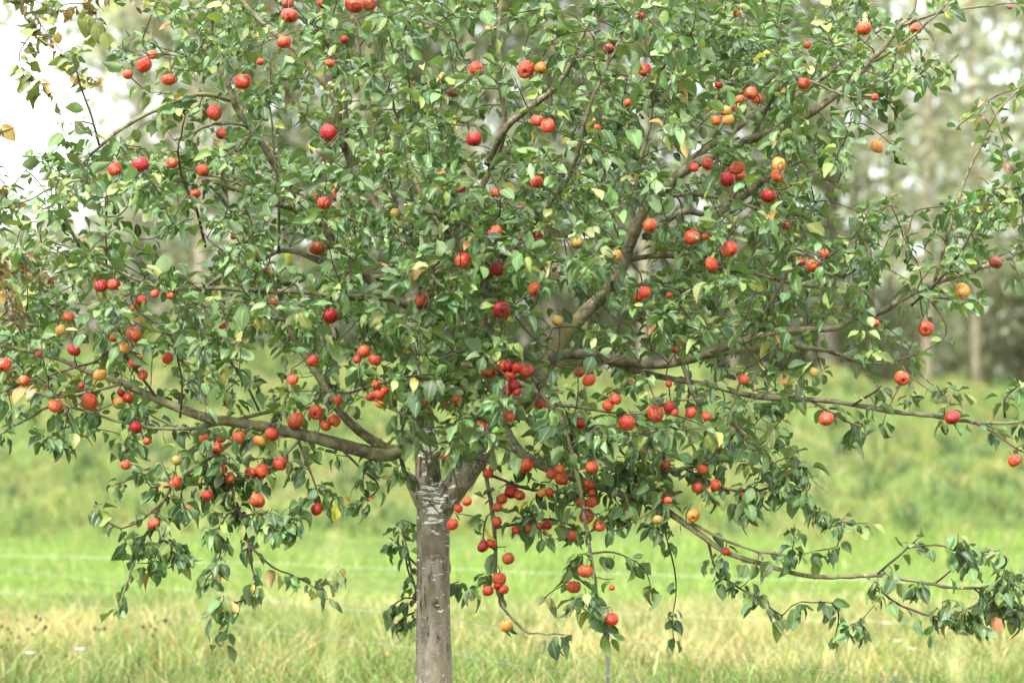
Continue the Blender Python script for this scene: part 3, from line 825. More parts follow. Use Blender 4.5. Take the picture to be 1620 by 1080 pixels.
# ------------------------------------------------------------------ apples: where they hang
# (px, py, radius px, skin, how open to view, label)
APPLES = [
 (228,103,13,'r','f','red apple at upper left with an orange apple tucked behind it'),
 (241,87,8,'o','p','orange apple peeping over the red one at upper left'),
 (202,118,8,'o','p','orange apple half under a leaf at the far upper left'),
 (267,126,11,'r','f','pinkish red apple hanging under dark leaves at upper left'),
 (449,67,11,'r','f','bright red apple below the upper left limb near the top edge'),
 (384,129,13,'r','f','large red apple hanging free beside the upper left limb'),
 (339,178,12,'r','p','red apple with a leaf across its middle, upper left'),
 (350,212,9,'r','p','small red apple just under the leaf-crossed one at upper left'),
 (520,210,14,'R','f','large deep red oval apple in the upper left of the crown'),
 (222,260,13,'R','f','dark red apple in the leaf cluster at left, upper part'),
 (181,267,11,'r','h','red apple mostly hidden by leaves left of a dark red one'),
 (272,258,9,'r','f','small bright red apple beside a thin vertical shoot, upper left'),
 (321,269,10,'o','h','orange-red apple broken up by leaves, upper left'),
 (309,307,8,'r','h','half hidden red apple behind a thin shoot, upper left'),
 (458,25,13,'r','p','red apple at the top edge behind a slanting limb'),
 (455,6,8,'r','p','red apple cut by the top edge above another behind the limb'),
 (522,100,8,'o','p','small orange apple beside the upright limb near the top'),
 (412,98,6,'r','h','small red apple hidden in leaves right of the upper left limb'),
 (513,321,11,'r','f','red apple touching an orange one, left of the centre'),
 (536,308,11,'o','p','orange apple touching a red one on its left, left of centre'),
 (510,6,8,'R','h','dark red apple at the top edge, left of the red pair'),
 (560,8,14,'r','f','large red apple at the top edge beside an orange one'),
 (584,6,12,'o','p','orange apple at the top edge right of a large red one'),
 (754,109,12,'r','f','pinkish red apple left of the straight upright branch, top centre'),
 (832,110,13,'o','fc','orange-red apple showing its calyx, right of the straight upright branch'),
 (857,108,11,'y','f','yellowish apple right beside the orange-red one at top centre'),
 (963,78,9,'b','f','shrivelled dark brown apple on a twig at top centre'),
 (1020,111,11,'r','p','red apple with a leaf over it against white sky, top'),
 (717,146,10,'b','p','brownish orange damaged apple left of the upright branch'),
 (750,220,12,'R','p','deep red apple half covered by a leaf, upper centre'),
 (850,191,10,'r','p','left apple of a red pair under a slanting limb, upper centre'),
 (867,199,11,'r','f','right apple of a red pair under a slanting limb, upper centre'),
 (849,288,10,'o','f','orange apple alone among leaves left of a long slanting branch'),
 (729,298,7,'r','p','tiny shiny red apple with brown leaves, centre upper part'),
 (785,306,9,'o','h','orange-red apple broken up by leaves above the Y fork'),
 (626,338,9,'g','p','olive orange apple beside the central stem'),
 (1012,25,6,'r','p','small red apple near the top edge, right of centre'),
 (945,202,6,'r','h','small red apple hidden beside the long slanting branch'),
 (993,163,6,'o','h','small orange apple behind a twig, upper right of centre'),
 (1028,357,11,'o','p','orange-red apple beside the rising right limb at its bend'),
 (545,63,6,'R','h','small dark red apple hidden near the top, left of centre'),
 (1367,45,11,'o','f','orange-red apple at upper right near the top edge'),
 (1449,46,9,'r','f','red apple at the outermost top right of the crown'),
 (1272,132,10,'r','f','bright red apple at a twig above the long right limb'),
 (1188,148,10,'r','f','red-flushed apple over an orange one, upper right'),
 (1198,156,10,'o','f','orange apple under a red-flushed one, upper right'),
 (1170,157,7,'r','f','small red apple left of a touching pair, upper right'),
 (1137,135,6,'R','h','small dark red apple deep in leaves, upper right'),
 (1150,175,8,'y','f','topmost apple of the pale orange bunch at upper right'),
 (1133,191,8,'o','f','leftmost apple of the pale orange bunch at upper right'),
 (1152,190,9,'y','f','lowest middle apple of the pale orange bunch at upper right'),
 (1160,171,7,'o','p','rightmost apple of the pale orange bunch at upper right'),
 (1143,178,6,'b','f','small brown apple in the middle of the pale orange bunch'),
 (1166,22,6,'r','h','small red apple under a leaf at the top edge, right part'),
 (1384,154,6,'r','p','small red apple at the right end of the long limb\'s leaves'),
 (1277,72,6,'o','h','small orange apple hidden in leaves at upper right'),
 (1388,232,11,'y','f','yellow apple with red cheek hanging alone against the pale sky'),
 (1120,260,10,'r','p','red apple under the right limb, beside the white gap'),
 (1098,265,8,'r','h','red apple half behind the right limb above a white gap'),
 (1166,266,12,'o','f','large orange apple under the long right limb'),
 (1171,278,9,'o','p','orange apple directly under the large orange one, right limb'),
 (1151,283,12,'R','p','deep red apple with a leaf in front, under the right limb'),
 (1232,260,11,'y','p','yellow-orange apple under a leaf, right of the limb\'s bend'),
 (1230,279,10,'o','f','dark orange-red apple just under the yellow-orange one'),
 (1216,309,12,'R','f','deep red apple hanging below the yellow and orange pair'),
 (1597,11,5,'b','f','tiny withered brown apple at the top right corner twig'),
 (1243,357,6,'o','h','small orange apple at the end of the thin right branch'),
 (502,393,12,'o','f','red-orange apple alone on the left limb, left of centre'),
 (411,405,8,'r','h','orange-red apple partly hidden by leaves at mid left'),
 (370,373,6,'r','h','small pink-red apple hidden in leaves at mid left'),
 (159,452,11,'R','f','deep red apple at left with an orange one behind it'),
 (180,450,10,'o','p','orange-red apple behind the deep red one at left'),
 (402,443,6,'r','h','small red apple hidden among leaves above the left branch'),
 (422,428,5,'r','h','tiny red fruit hidden above the left branch'),
 (223,476,9,'r','p','bright red apple behind leaves at left, middle height'),
 (208,488,5,'r','h','small red apple piece under the bright red one at left'),
 (207,496,5,'o','h','small orange apple lowest of three at left, middle height'),
 (245,464,7,'o','h','dull orange apple behind leaves right of the bright red one'),
 (270,468,6,'o','h','orange-red apple hidden at the left branch\'s end'),
 (435,476,8,'r','p','red apple just under the left branch, mid left'),
 (523,500,13,'R','f','deep red apple alone in the left middle of the crown'),
 (108,501,9,'o','p','pale orange apple beside yellow leaves at far left'),
 (96,522,9,'y','h','orange-yellow apple shaded by leaves at far left'),
 (212,529,12,'o','f','large orange apple above a smaller yellow one at left'),
 (182,533,8,'o','h','orange apple partly hidden left of the large orange one'),
 (197,549,9,'y','p','orange-yellow apple under the large orange one at left'),
 (117,554,10,'R','f','deep red apple above the crossing twigs at far left'),
 (62,560,6,'o','h','dull red apple hidden near the far left edge'),
 (351,514,7,'r','h','red apple showing between leaves in the left middle'),
 (247,527,7,'R','h','dark red apple hidden behind stems at left'),
 (215,571,11,'r','p','red and green streaked apple above the left bough'),
 (265,566,9,'r','f','red apple hanging by dark leaves above the left bough'),
 (6,577,11,'r','f','red apple cut by the left edge of the picture'),
 (38,602,9,'o','f','red-orange apple near the left edge over a thin twig'),
 (158,593,10,'y','f','yellow-orange apple at the left bough\'s thin end'),
 (226,593,8,'o','p','red-orange apple standing over the left bough'),
 (129,610,5,'R','p','tiny dark red apple under the left bough\'s thin end'),
 (142,635,13,'o','f','large orange-red apple with greenish cheek at lower left'),
 (87,642,11,'o','f','orange-red apple on the lowest twig at far left'),
 (188,636,9,'y','p','orange-yellow apple of the trio under the left bough'),
 (202,629,9,'r','f','red apple of the trio under the left bough'),
 (191,621,6,'R','h','small dark apple on top of the trio under the left bough'),
 (215,676,10,'R','f','deep red apple under the left bough over green leaves'),
 (232,698,6,'r','h','small red apple hidden below the deep red one at lower left'),
 (463,600,9,'r','f','red apple left of the steep left branch'),
 (495,571,9,'r','p','dull red apple behind the steep left branch'),
 (468,665,13,'o','f','large red and yellow apple on the thick left bough'),
 (500,652,12,'r','fc','red apple showing its calyx above the thick left bough'),
 (515,673,9,'o','p','dull orange apple under the calyx-showing red one'),
 (529,665,10,'o','f','orange apple on the thick left bough near its branching'),
 (535,633,8,'o','p','orange-red apple behind the steep left branch, lower part'),
 (430,687,11,'o','f','orange apple right above a yellow-orange one, left bough'),
 (410,697,10,'y','p','yellow-orange apple below the left bough among leaves'),
 (377,692,11,'o','p','large orange-red apple half in leaves below the left bough'),
 (350,693,8,'o','p','orange apple next left in the row below the left bough'),
 (323,693,8,'r','p','leftmost red-orange apple in the row below the left bough'),
 (343,708,9,'r','p','red apple lowest in the row below the left bough'),
 (732,413,13,'r','f','large bright red-orange apple beside the Y-shaped branch, centre'),
 (783,368,12,'o','p','red-orange apple behind a leaf above the Y fork'),
 (850,373,9,'R','p','dark red apple behind the right arm of the Y fork'),
 (787,426,11,'R','p','deep red apple right in the Y fork with a yellow speck'),
 (846,458,11,'r','p','red apple with a leaf tip over it, right of Y fork'),
 (793,490,13,'R','fc','deep red apple with its calyx facing the viewer, centre'),
 (668,475,11,'o','p','orange apple with a leaf at its right, centre left'),
 (913,384,10,'g','p','olive-orange apple left of the rising right limb'),
 (974,403,9,'y','p','yellow-orange apple against the rising right limb'),
 (882,507,10,'g','h','olive-yellow apple shaded beside the right limb\'s fork'),
 (1020,462,10,'r','f','upper apple of a red pair right of the rising limb'),
 (1010,470,9,'r','p','lower apple of a red pair right of the rising limb'),
 (576,556,10,'o','f','upper of two red-orange apples at centre left'),
 (593,569,10,'o','f','lower right of two red-orange apples at centre left'),
 (565,568,7,'o','p','small orange apple behind the red-orange two at centre left'),
 (595,608,7,'o','f','topmost apple of the tight orange cluster at centre left'),
 (587,627,8,'r','f','leftmost reddest apple of the tight orange cluster'),
 (600,624,9,'o','f','middle apple of the tight orange cluster at centre left'),
 (608,618,7,'r','p','rightmost apple of the tight orange cluster at centre left'),
 (601,638,8,'y','f','yellow lowest apple of the tight orange cluster'),
 (773,588,11,'o','p','orange apple left of the red central bunch'),
 (795,580,11,'r','f','top left apple of the red bunch over the arched shoot'),
 (806,579,9,'R','p','dark red apple at the back of the central red bunch'),
 (807,595,10,'r','f','red apple in the middle of the bunch on the arched shoot'),
 (819,582,9,'r','p','red apple second from right in the central bunch'),
 (833,587,11,'r','f','rightmost apple of the central red bunch'),
 (812,609,9,'R','f','dark red apple just under the arched shoot'),
 (802,618,8,'o','p','orange-red apple lowest left of the central bunch'),
 (817,619,7,'r','f','red apple lowest right of the central bunch'),
 (917,588,8,'r','p','red apple over an orange one right of the limb'),
 (932,601,11,'o','p','orange apple with a leaf over it right of the limb'),
 (856,637,10,'r','p','red apple beside the arched bare shoot behind a leaf'),
 (962,641,9,'r','f','left lower of a red pair beside bright curled leaves'),
 (974,631,9,'r','f','right upper of a red pair beside bright curled leaves'),
 (992,669,13,'r','f','large red apple under the bright curled leaves, right of centre'),
 (1037,654,13,'r','f','large red apple hanging right of the other large red one'),
 (1059,644,9,'R','p','dark red apple beside the hanging large red one'),
 (1067,652,7,'o','h','orange-red apple shaded right of the dark red one'),
 (918,670,8,'R','p','small dark red apple below the arched shoot\'s right side'),
 (806,659,9,'r','p','red apple under leaves above the trunk fork, right part'),
 (760,675,10,'o','p','red-orange apple split by a leaf above the trunk fork'),
 (725,633,10,'r','h','pinkish red apple behind leaves over the trunk'),
 (703,640,6,'o','h','small orange apple in the leaves over the trunk'),
 (677,634,7,'o','p','red-orange apple beside the stem above the fork'),
 (677,601,6,'r','h','small red apple near the stem, above the others there'),
 (1058,607,6,'r','h','small dark pink apple under the mid right bough'),
 (1067,553,5,'o','p','tiny orange apple above the mid right bough'),
 (1059,467,5,'o','h','tiny orange apple right of the red pair'),
 (1095,375,13,'r','p','large red apple half hidden by leaves, right of the limb'),
 (1118,373,7,'r','h','small red apple at the right of the half hidden large one'),
 (1154,394,12,'r','f','bright red apple, highest free one right of the limb'),
 (1126,418,11,'r','f','red apple just below and left of the bright red one'),
 (1304,401,8,'r','f','small bright red apple on the right side of the crown'),
 (1286,420,11,'r','p','red apple under a pale leaf on the right side'),
 (1267,413,7,'R','h','dark red apple behind a stem on the right side'),
 (1465,520,12,'o','fc','red-orange apple hanging below the mid right bough\'s bend'),
 (1523,460,12,'y','p','yellow-orange apple under the mid right bough near its end'),
 (1575,415,11,'b','p','brownish red apple on the mid right bough\'s end'),
 (1384,511,7,'o','p','orange apple just under the mid right bough'),
 (1427,598,11,'o','fc','red-orange apple with calyx showing above the low right bough'),
 (1307,662,12,'o','f','orange-red apple hanging below the low right bough'),
 (1507,660,12,'R','f','deep red heart-shaped apple on the low right bough'),
 (1177,600,9,'o','h','red-orange apple behind leaves at the low right bough\'s start'),
 (1288,589,8,'g','p','small olive apple in leaves over the low right bough'),
 (1093,652,9,'r','p','red apple behind a thin branch, lower right of centre'),
 (1118,658,8,'r','p','red apple hanging right of the thin branch, lower right'),
 (1605,728,10,'r','f','red apple hanging alone at the right edge over grass'),
 (199,735,9,'o','f','orange apple under a leaf at the lower left margin'),
 (277,763,11,'o','p','orange apple crossed by a twig at lower left'),
 (353,743,7,'r','p','small red apple above an orange one, lower left'),
 (364,757,8,'o','f','small orange apple under a small red one, lower left'),
 (328,783,9,'r','f','red apple below the crossing twig at lower left'),
 (396,747,9,'o','f','left orange-red apple of the pair by the yellow leaf'),
 (414,745,12,'r','f','large red apple right of the pair by the yellow leaf'),
 (443,733,11,'r','p','red apple under the bright yellow leaf, lower left'),
 (407,791,12,'o','f','orange apple hanging above the low bare hanging shoot'),
 (501,805,10,'R','f','deep red apple at the tip of a thin hanging twig'),
 (243,828,9,'o','p','orange apple inside the lowest left leafy spray'),
 (280,728,8,'g','h','olive apple hidden in leaves at lower left'),
 (716,829,9,'r','p','red apple peeping out from behind the trunk\'s right side'),
 (739,793,7,'r','f','small red apple just right of the trunk\'s fork'),
 (725,804,7,'r','p','small dull red apple between trunk and its fork neighbour'),
 (772,749,8,'r','f','red apple at the top of the long hanging shoot'),
 (780,739,7,'r','p','red apple right above the hanging shoot\'s topmost one'),
 (832,736,12,'r','p','large dusky red apple under the low right limb'),
 (873,750,9,'o','f','left apple of the bright trio under the low limb'),
 (885,742,8,'r','f','red top apple of the bright trio under the low limb'),
 (888,757,10,'o','f','orange lowest apple of the bright trio under the low limb'),
 (858,779,8,'y','f','yellow-orange apple touching a red one below the bright trio'),
 (870,778,7,'r','f','small red apple touching a yellow-orange one below the trio'),
 (809,778,11,'R','f','large deep red apple, left of a touching red pair'),
 (822,783,9,'r','p','red apple on the right of the deep red one'),
 (794,789,9,'o','f','orange apple lower left of the touching red pair'),
 (787,802,8,'o','p','orange apple right under another beside the hanging shoot'),
 (786,825,8,'r','f','bright red apple on the hanging shoot at mid height'),
 (816,838,7,'r','p','dusky red apple at left on the side twig'),
 (837,835,6,'o','p','small orange apple second on the side twig'),
 (854,832,6,'r','p','small red apple third on the side twig'),
 (866,830,7,'R','f','deep red small apple fourth on the side twig'),
 (888,831,4,'b','f','tiny brown fruit at the side twig\'s end'),
 (764,864,9,'R','f','deep red apple of the pair left of the hanging shoot'),
 (777,859,8,'r','f','right-hand red apple of the pair left of the hanging shoot'),
 (804,883,10,'o','p','brownish orange apple under leaves right of the hanging shoot'),
 (790,915,11,'o','f','orange-red top apple of the low trio on the hanging shoot'),
 (772,934,9,'r','f','left red apple of the low trio on the hanging shoot'),
 (797,932,8,'r','f','right red apple of the low trio on the hanging shoot'),
 (788,926,7,'R','p','dark apple at the back of the low trio'),
 (801,989,10,'y','f','yellow apple lowest on the hanging shoot by the trunk'),
 (936,739,10,'o','p','orange-red apple at the top of the arched shoot\'s hanging end'),
 (932,765,9,'r','p','red apple second from top on the arched shoot\'s hanging end'),
 (920,795,9,'o','f','orange apple left in the bunch on the arched shoot'),
 (936,794,9,'o','p','orange apple right in the bunch on the arched shoot'),
 (936,779,6,'r','h','small red apple above the orange two on the arched shoot'),
 (928,816,12,'o','fc','large orange apple with open calyx on the arched shoot'),
 (948,831,10,'o','p','ragged orange-red apple right of the open-calyx one'),
 (906,847,9,'o','p','brownish orange apple half behind a leaf left of the shoot'),
 (926,903,11,'o','f','upper of two orange apples hanging over the bright grass'),
 (908,928,11,'o','f','lower of two orange apples hanging over the bright grass'),
 (968,979,11,'r','p','red apple lowest of all, in leaves above the fence post'),
 (968,929,5,'r','h','small pink-red apple behind leaves of the lowest spray'),
 (1053,735,8,'o','h','dull orange apple behind leaves, lower right of centre'),
 (1050,789,7,'R','p','dark red apple beside the low right limb'),
 (1057,791,6,'r','f','small red apple touching a dark one at the low limb'),
 (1041,822,8,'g','h','olive-orange apple behind the low right limb'),
 (703,720,6,'o','h','orange-red apple inside the trunk fork'),
 (1112,742,9,'r','p','red elongated apple between leaves, lower right'),
 (1103,771,9,'o','f','orange apple just under the elongated red one'),
 (1132,767,9,'o','p','orange apple on a twig right of the plain orange one'),
 (1097,815,10,'y','fc','orange-yellow apple with calyx showing above the bottom right bough'),
 (1174,782,4,'R','h','tiny dark red fruit on the lower right twig'),
 (1148,872,7,'o','p','red-orange apple on the bottom right bough'),
]

# leafiness of the crown as the photograph shows it, 60 px cells; rows above the frame close the crown
rows = """000578889989889999877884110
000586679967588989999988401
000336678799656788688886115
013366778899648888799864034
367888888999879998768653035
675578688989999998678773157
788667888999999888988863255
688888889999987898888873653
788888899999898868989886400
777777567889987775667765100
656763355579988867676313443
445788865359988888887246343
000368886354236788876520000
000588775212035576654530010
000476444204002425234432444
000026113500503414035525665
000004000020001534100041244
000000000000010100000000000""".split()
above = ["000134567777777777766543100", "000002345666666666554320000", "000000012344555444321000000", "000000000011222221100000000"]
G = np.array([[int(c) for c in r] for r in above[::-1] + rows], float)
left = np.array([[max(0, r[0] - 1), r[0]] for r in G]); right = np.array([[r[-1], max(0, r[-1] - 2)] for r in G])
G = np.hstack([left, G, right])
GX0, GY0 = -120 + 30, -240 + 30
HGT, WID = G.shape


def dens(px, py):
    u, v = (px - GX0) / 60, (py - GY0) / 60
    i, j = np.clip(np.floor(v).astype(int), 0, HGT - 2), np.clip(np.floor(u).astype(int), 0, WID - 2)
    fu, fv = np.clip(u - j, 0, 1), np.clip(v - i, 0, 1)
    d = G[i, j] * (1 - fu) * (1 - fv) + G[i, j + 1] * fu * (1 - fv) + G[i + 1, j] * (1 - fu) * fv + G[i + 1, j + 1] * fu * fv
    return np.where((u < -0.5) | (u > WID - 0.5) | (v < -0.5) | (v > HGT - 0.5), 0, d)


def half_depth(px, py):
    q = ((px - 800) / 1150) ** 2 + ((py - 420) / 700) ** 2
    return 1.15 * np.sqrt(np.clip(1 - q, 0, 1)) + 0.16


att, apos = [], []
for ax, ay, ar, sk, vs, lb in APPLES:
    hd = float(half_depth(ax, ay))
    near = None
    dep = -hd * random.uniform(0.45, 0.85) if 'f' in vs else -hd * random.uniform(0.3, 0.7)
    # a fruit on a traced shoot hangs at that shoot's own depth
    for (lx, ly, ld, lr, lv) in limb_px[34:]:
        q = np.hypot(lx - ax, ly - ay)
        if q.min() < 34:
            dep = float(ld[q.argmin()]) - CAM_D - 0.03
    apos.append(at(ax, ay, dep))
GE = np.clip(G, 0, 9.3) * (np.clip(G, 0, 9) / 9) ** 0.55
W = -np.log(1 - GE / 10.2) * 3600
cells = np.array([(i, j) for i in range(HGT) for j in range(WID)])
w = np.array([W[i, j] for i, j in cells])
cnt = rng.poisson(w * 0.0040)
for (i, j), c in zip(cells, cnt):
    for _ in range(c):
        px, py = GX0 + 60 * (j + rng.uniform(-.5, .5)), GY0 + 60 * (i + rng.uniform(-.5, .5))
        clump = 0.5 + 0.42 * float(wav(np.array(px), np.array(py), 0.045, 55)) + 0.2 * float(wav(np.array(px), np.array(py), 0.018, 56))
        if rng.uniform() > np.clip(clump, 0.2, 1.0): continue
        hd = float(half_depth(px, py))
        if G[i, j] <= 4 or py > 720:
            q = [(np.hypot(lx - px, ly - py).min(), float(ld[np.hypot(lx - px, ly - py).argmin()]) - CAM_D) for lx, ly, ld, lr, lv in limb_px]
            dq, dd = min(q)
            dep = dd + rng.uniform(-.12, .12) if dq < 75 else rng.uniform(-hd, hd) * 0.6
        else:
            dep = rng.uniform(-hd, hd)
        att.append(at(px, py, dep))
for _ in range(17):      # the bright leafy shoots in front of the fork
    att.append(at(rng.uniform(625, 815), rng.uniform(495, 675), rng.uniform(-0.85, -0.45)))
n_leaf_att = len(att)
for (ax, ay, ar, sk, vs, lb), p in zip(APPLES, apos):
    r = ar * (p[1] + CAM_D) / FPX
    att.append(p + np.array((rng.uniform(-.01, .01), 0.012, r + 0.02)))
att = np.array(att)

# ------------------------------------------------------------------ twigs: every leaf cluster and fruit grows out of the nearest wood
NP = np.array(nodesP); ND = np.array(nodesDir)
cap_n = len(NP) + len(att) * 12
BP, BD = np.zeros((cap_n, 3)), np.zeros((cap_n, 3))
nn = len(NP); BP[:nn], BD[:nn] = NP, ND
dist0 = np.array([np.min(np.sum((NP - a) ** 2, 1)) for a in att])
core = np.array((0.0, 0.0, 1.5))
cdist = np.zeros(cap_n); cdist[:nn] = np.linalg.norm(BP[:nn] - core, axis=1)
chains = {}
for a_i in np.argsort(dist0):
    a = att[a_i]
    d = np.sqrt(np.sum((BP[:nn] - a) ** 2, 1)) + 0.3 * np.clip(cdist[:nn] - np.linalg.norm(a - core), 0, None)
    s = int(d.argmin()); p0 = BP[s]
    L = float(np.linalg.norm(a - p0))
    if a_i < n_leaf_att and L > 0.2 and float(dens(*[np.asarray(v) for v in project((a + p0) / 2)[:2]])) < 1.6: continue
    m = int(np.clip(math.ceil(L / 0.045), 2, 11))
    out = (a - p0) / (L + 1e-6)
    q1 = p0 + (BD[s] * 0.55 + out * 0.5 + rng.normal(0, 0.15, 3)) * L * 0.35
    q2 = a - (out * 0.8 + np.array((0, 0, 0.35)) * rng.uniform(-0.6, 1) + rng.normal(0, 0.12, 3)) * L * 0.3
    t = np.linspace(0, 1, m + 1)[:, None]
    P = p0 * (1 - t) ** 3 + 3 * q1 * t * (1 - t) ** 2 + 3 * q2 * t * t * (1 - t) + a * t ** 3
    T = np.gradient(P, axis=0); T /= np.linalg.norm(T, axis=1)[:, None] + 1e-9
    BP[nn:nn + m], BD[nn:nn + m] = P[1:], T[1:]
    cdist[nn:nn + m] = np.linalg.norm(P[1:] - core, axis=1)
    nn += m
    chains[a_i] = (P, T, L)
order = sorted(chains, key=lambda k: -chains[k][2])
rest = Bag()
for rank, k in enumerate(order):
    P, T, L = chains[k]
    r0 = 0.0021 + 0.0034 * min(L, 0.6)
    V, F = tube_arrays(P, np.linspace(r0, 0.0017, len(P)), 5 if rank < 200 else 4)
    if rank < 200:
        b = Bag(); b.add(V, F); link_mesh('twig', b.mesh('twig'), M_TWIG, TR)
    else:
        rest.add(V, F)
tag(link_mesh('spur_twigs', rest.mesh('spur_twigs'), M_TWIG, TR), kind='stuff')

# ------------------------------------------------------------------ leaves
ST_T = np.array([-0.36, -0.02, 0.10, 0.26, 0.44, 0.62, 0.80, 0.92, 1.0])
ST_W = np.array([0.016, 0.02, 0.27, 0.45, 0.52, 0.49, 0.33, 0.15, 0.0])


def leaf_template(rr):
    """Unit-length leaf: x along the blade, y across, z up; five points across, petiole included."""
    curl, fold, wave, ph = rr.uniform(-0.12, 0.62), rr.uniform(0.0, 0.55), rr.uniform(0.01, 0.09), rr.uniform(0, 6)
    wid, twist, side = rr.uniform(0.92, 1.42), rr.uniform(-0.9, 0.9), rr.uniform(-0.12, 0.12)
    V, U = [], []
    for t, w in zip(ST_T, ST_W):
        tt = max(t, 0)
        for u in (-1, -0.5, 0, 0.5, 1):
            ser = 1 + (0.10 * math.sin(t * 37 + ph + u) if abs(u) == 1 and t > 0 else 0)
            y = u * w * 0.5 * wid * ser
            a = twist * tt
            z = abs(y) * fold * 1.6 - curl * tt * tt + wave * math.sin(t * 11 + ph + u * 2) * (abs(u) if t > 0 else 0)
            if t < 0: z += 0.10 * t * t * 6
            x = t - 0.10 * curl * tt
            V.append((x, y * math.cos(a) - z * 0 + side * tt * tt, z + y * math.sin(a)))
            U.append(u if t > 0 else 0.6)
    Q = []
    for i in range(len(ST_T) - 1):
        for j in range(4):
            if i == 0 and j in (0, 3): continue
            a = i * 5 + j
            Q.append((a, a + 5, a + 6, a + 1))
    return np.array(V), np.array(U), np.array(Q)


LT = [leaf_template(np.random.default_rng(100 + k)) for k in range(28)]
LQ = LT[0][2]
LM = []
for V, U, Q in LT:
    me = np_mesh('leaf', V, [Q]); set_color(me, 'tint', np.ones((len(V), 3))); set_float(me, 'leafu', U); me.materials.append(M_LEAF)
    LM.append(me)

leaves = []   # base, dir, normal, length, tint


def leaf_tint(px):
    r = rng.uniform()
    if r < 0.009: c = np.array((0.30, 0.25, 0.045))
    elif r < 0.020: c = np.array((0.24, 0.12, 0.04))
    elif r < 0.20: c = np.array((0.140, 0.180, 0.050))
    elif r < 0.52: c = np.array((0.038, 0.078, 0.027))
    else: c = np.array((0.068, 0.122, 0.039))
    return c * math.exp(rng.normal(0, 0.28)) * np.exp(rng.normal(0, 0.06, 3))


def add_leaf(base, d, droop, size=1.0, tint=None):
    L = float(np.clip(rng.normal(0.0525, 0.013), 0.024, 0.085)) * size
    d = d / (np.linalg.norm(d) + 1e-9)
    d = d + np.array((0, 0, -droop)); d /= np.linalg.norm(d)
    up = np.array((0, 0, 1.0)) + rng.normal(0, 0.5, 3)
    nrm = up - d * up.dot(d)
    nl = np.linalg.norm(nrm)
    if nl < 0.15:
        nrm = np.cross(d, rng.standard_normal(3)); nl = np.linalg.norm(nrm)
    leaves.append((base + d * 0.36 * L, d, nrm / nl, L, leaf_tint(0) if tint is None else tint))


def rosette(p, axis, n, hang):
    a0 = rng.uniform(0, 6.283)
    ref = np.cross(axis, (0.3, 0.8, 0.2)); ref /= np.linalg.norm(ref) + 1e-9
    ref2 = np.cross(axis, ref)
    for k in range(n):
        a = a0 + k * 2.4
        el = rng.uniform(-0.1, 0.75)
        d = (ref * math.cos(a) + ref2 * math.sin(a)) * math.cos(el) + axis * math.sin(el)
        add_leaf(p - axis * 0.006 * k, d, hang + rng.uniform(-0.15, 0.3), 1.0 if k < 5 else 0.8)


for a_i, (P, T, L) in chains.items():
    px, py, dd = project(P[-1])
    hang = float(np.interp(py, [0, 450, 700, 900], [0.12, 0.22, 0.45, 0.95]))
    if a_i < n_leaf_att:
        axis = T[-1] * 0.7 + np.array((0, 0, 0.5 if py < 650 else -0.1)); axis /= np.linalg.norm(axis)
        rosette(P[-1], axis, int(rng.integers(5, 9)), hang)
        for i in range(1, len(P) - 1):
            if rng.uniform() < 0.55:
                s = np.cross(T[i], rng.standard_normal(3)); s /= np.linalg.norm(s)
                add_leaf(P[i], s + T[i] * 0.6, hang, 0.9)
    else:
        ap = APPLES[a_i - n_leaf_att]
        for k in range(int(rng.integers(1, 4))):
            s = rng.standard_normal(3) * (1, 1, 0.3); s[2] = abs(s[2]); s[1] = abs(s[1]) * 0.5
            add_leaf(P[-1], s, hang + 0.1)
n_grown = len(leaves)
# leaves along the thin traced shoots themselves
for (nm, pts, vis), (lx, ly, ld, lr, lv) in zip(LIMBS, limb_px):
    P3 = np.array([at(x, y, d) for x, y, d, w in pts]); wd = np.array([w for *_, w in pts], float)
    P, rr = smooth_path(P3, wd, 0.030)
    T = np.gradient(P, axis=0); T /= np.linalg.norm(T, axis=1)[:, None]
    for i in range(1, len(P)):
        if rr[i] < 6.5 and rng.uniform() < (0.75 if rr[i] < 4.2 else 0.5):
            px, py, _ = project(P[i])
            hang = float(np.interp(py, [0, 450, 700, 900], [0.12, 0.22, 0.5, 1.0]))
            s = np.cross(T[i], rng.standard_normal(3)); s /= np.linalg.norm(s)
            add_leaf(P[i], s + T[i] * 0.7, hang)
    if wd[-1] < 5:
        rosette(P[-1], T[-1], 8, float(np.interp(project(P[-1])[1], [0, 450, 700, 900], [0.1, 0.2, 0.5, 0.9])))

LB = np.array([l[0] for l in leaves]); LD = np.array([l[1] for l in leaves]); LN = np.array([l[2] for l in leaves])
LL = np.array([l[3] for l in leaves]); LC = np.array([l[4] for l in leaves])
LS = np.cross(LN, LD)
mid = LB + LD * (LL * 0.5)[:, None]
mx, my, mdp = project(mid)
keep = np.ones(len(LB), bool)
# thin out where the photograph shows gaps
g = dens(mx, my)
keep &= (rng.uniform(0, 1, len(g)) < np.clip(g / 2.6, 0.0, 1)) | (np.arange(len(g)) >= n_grown)
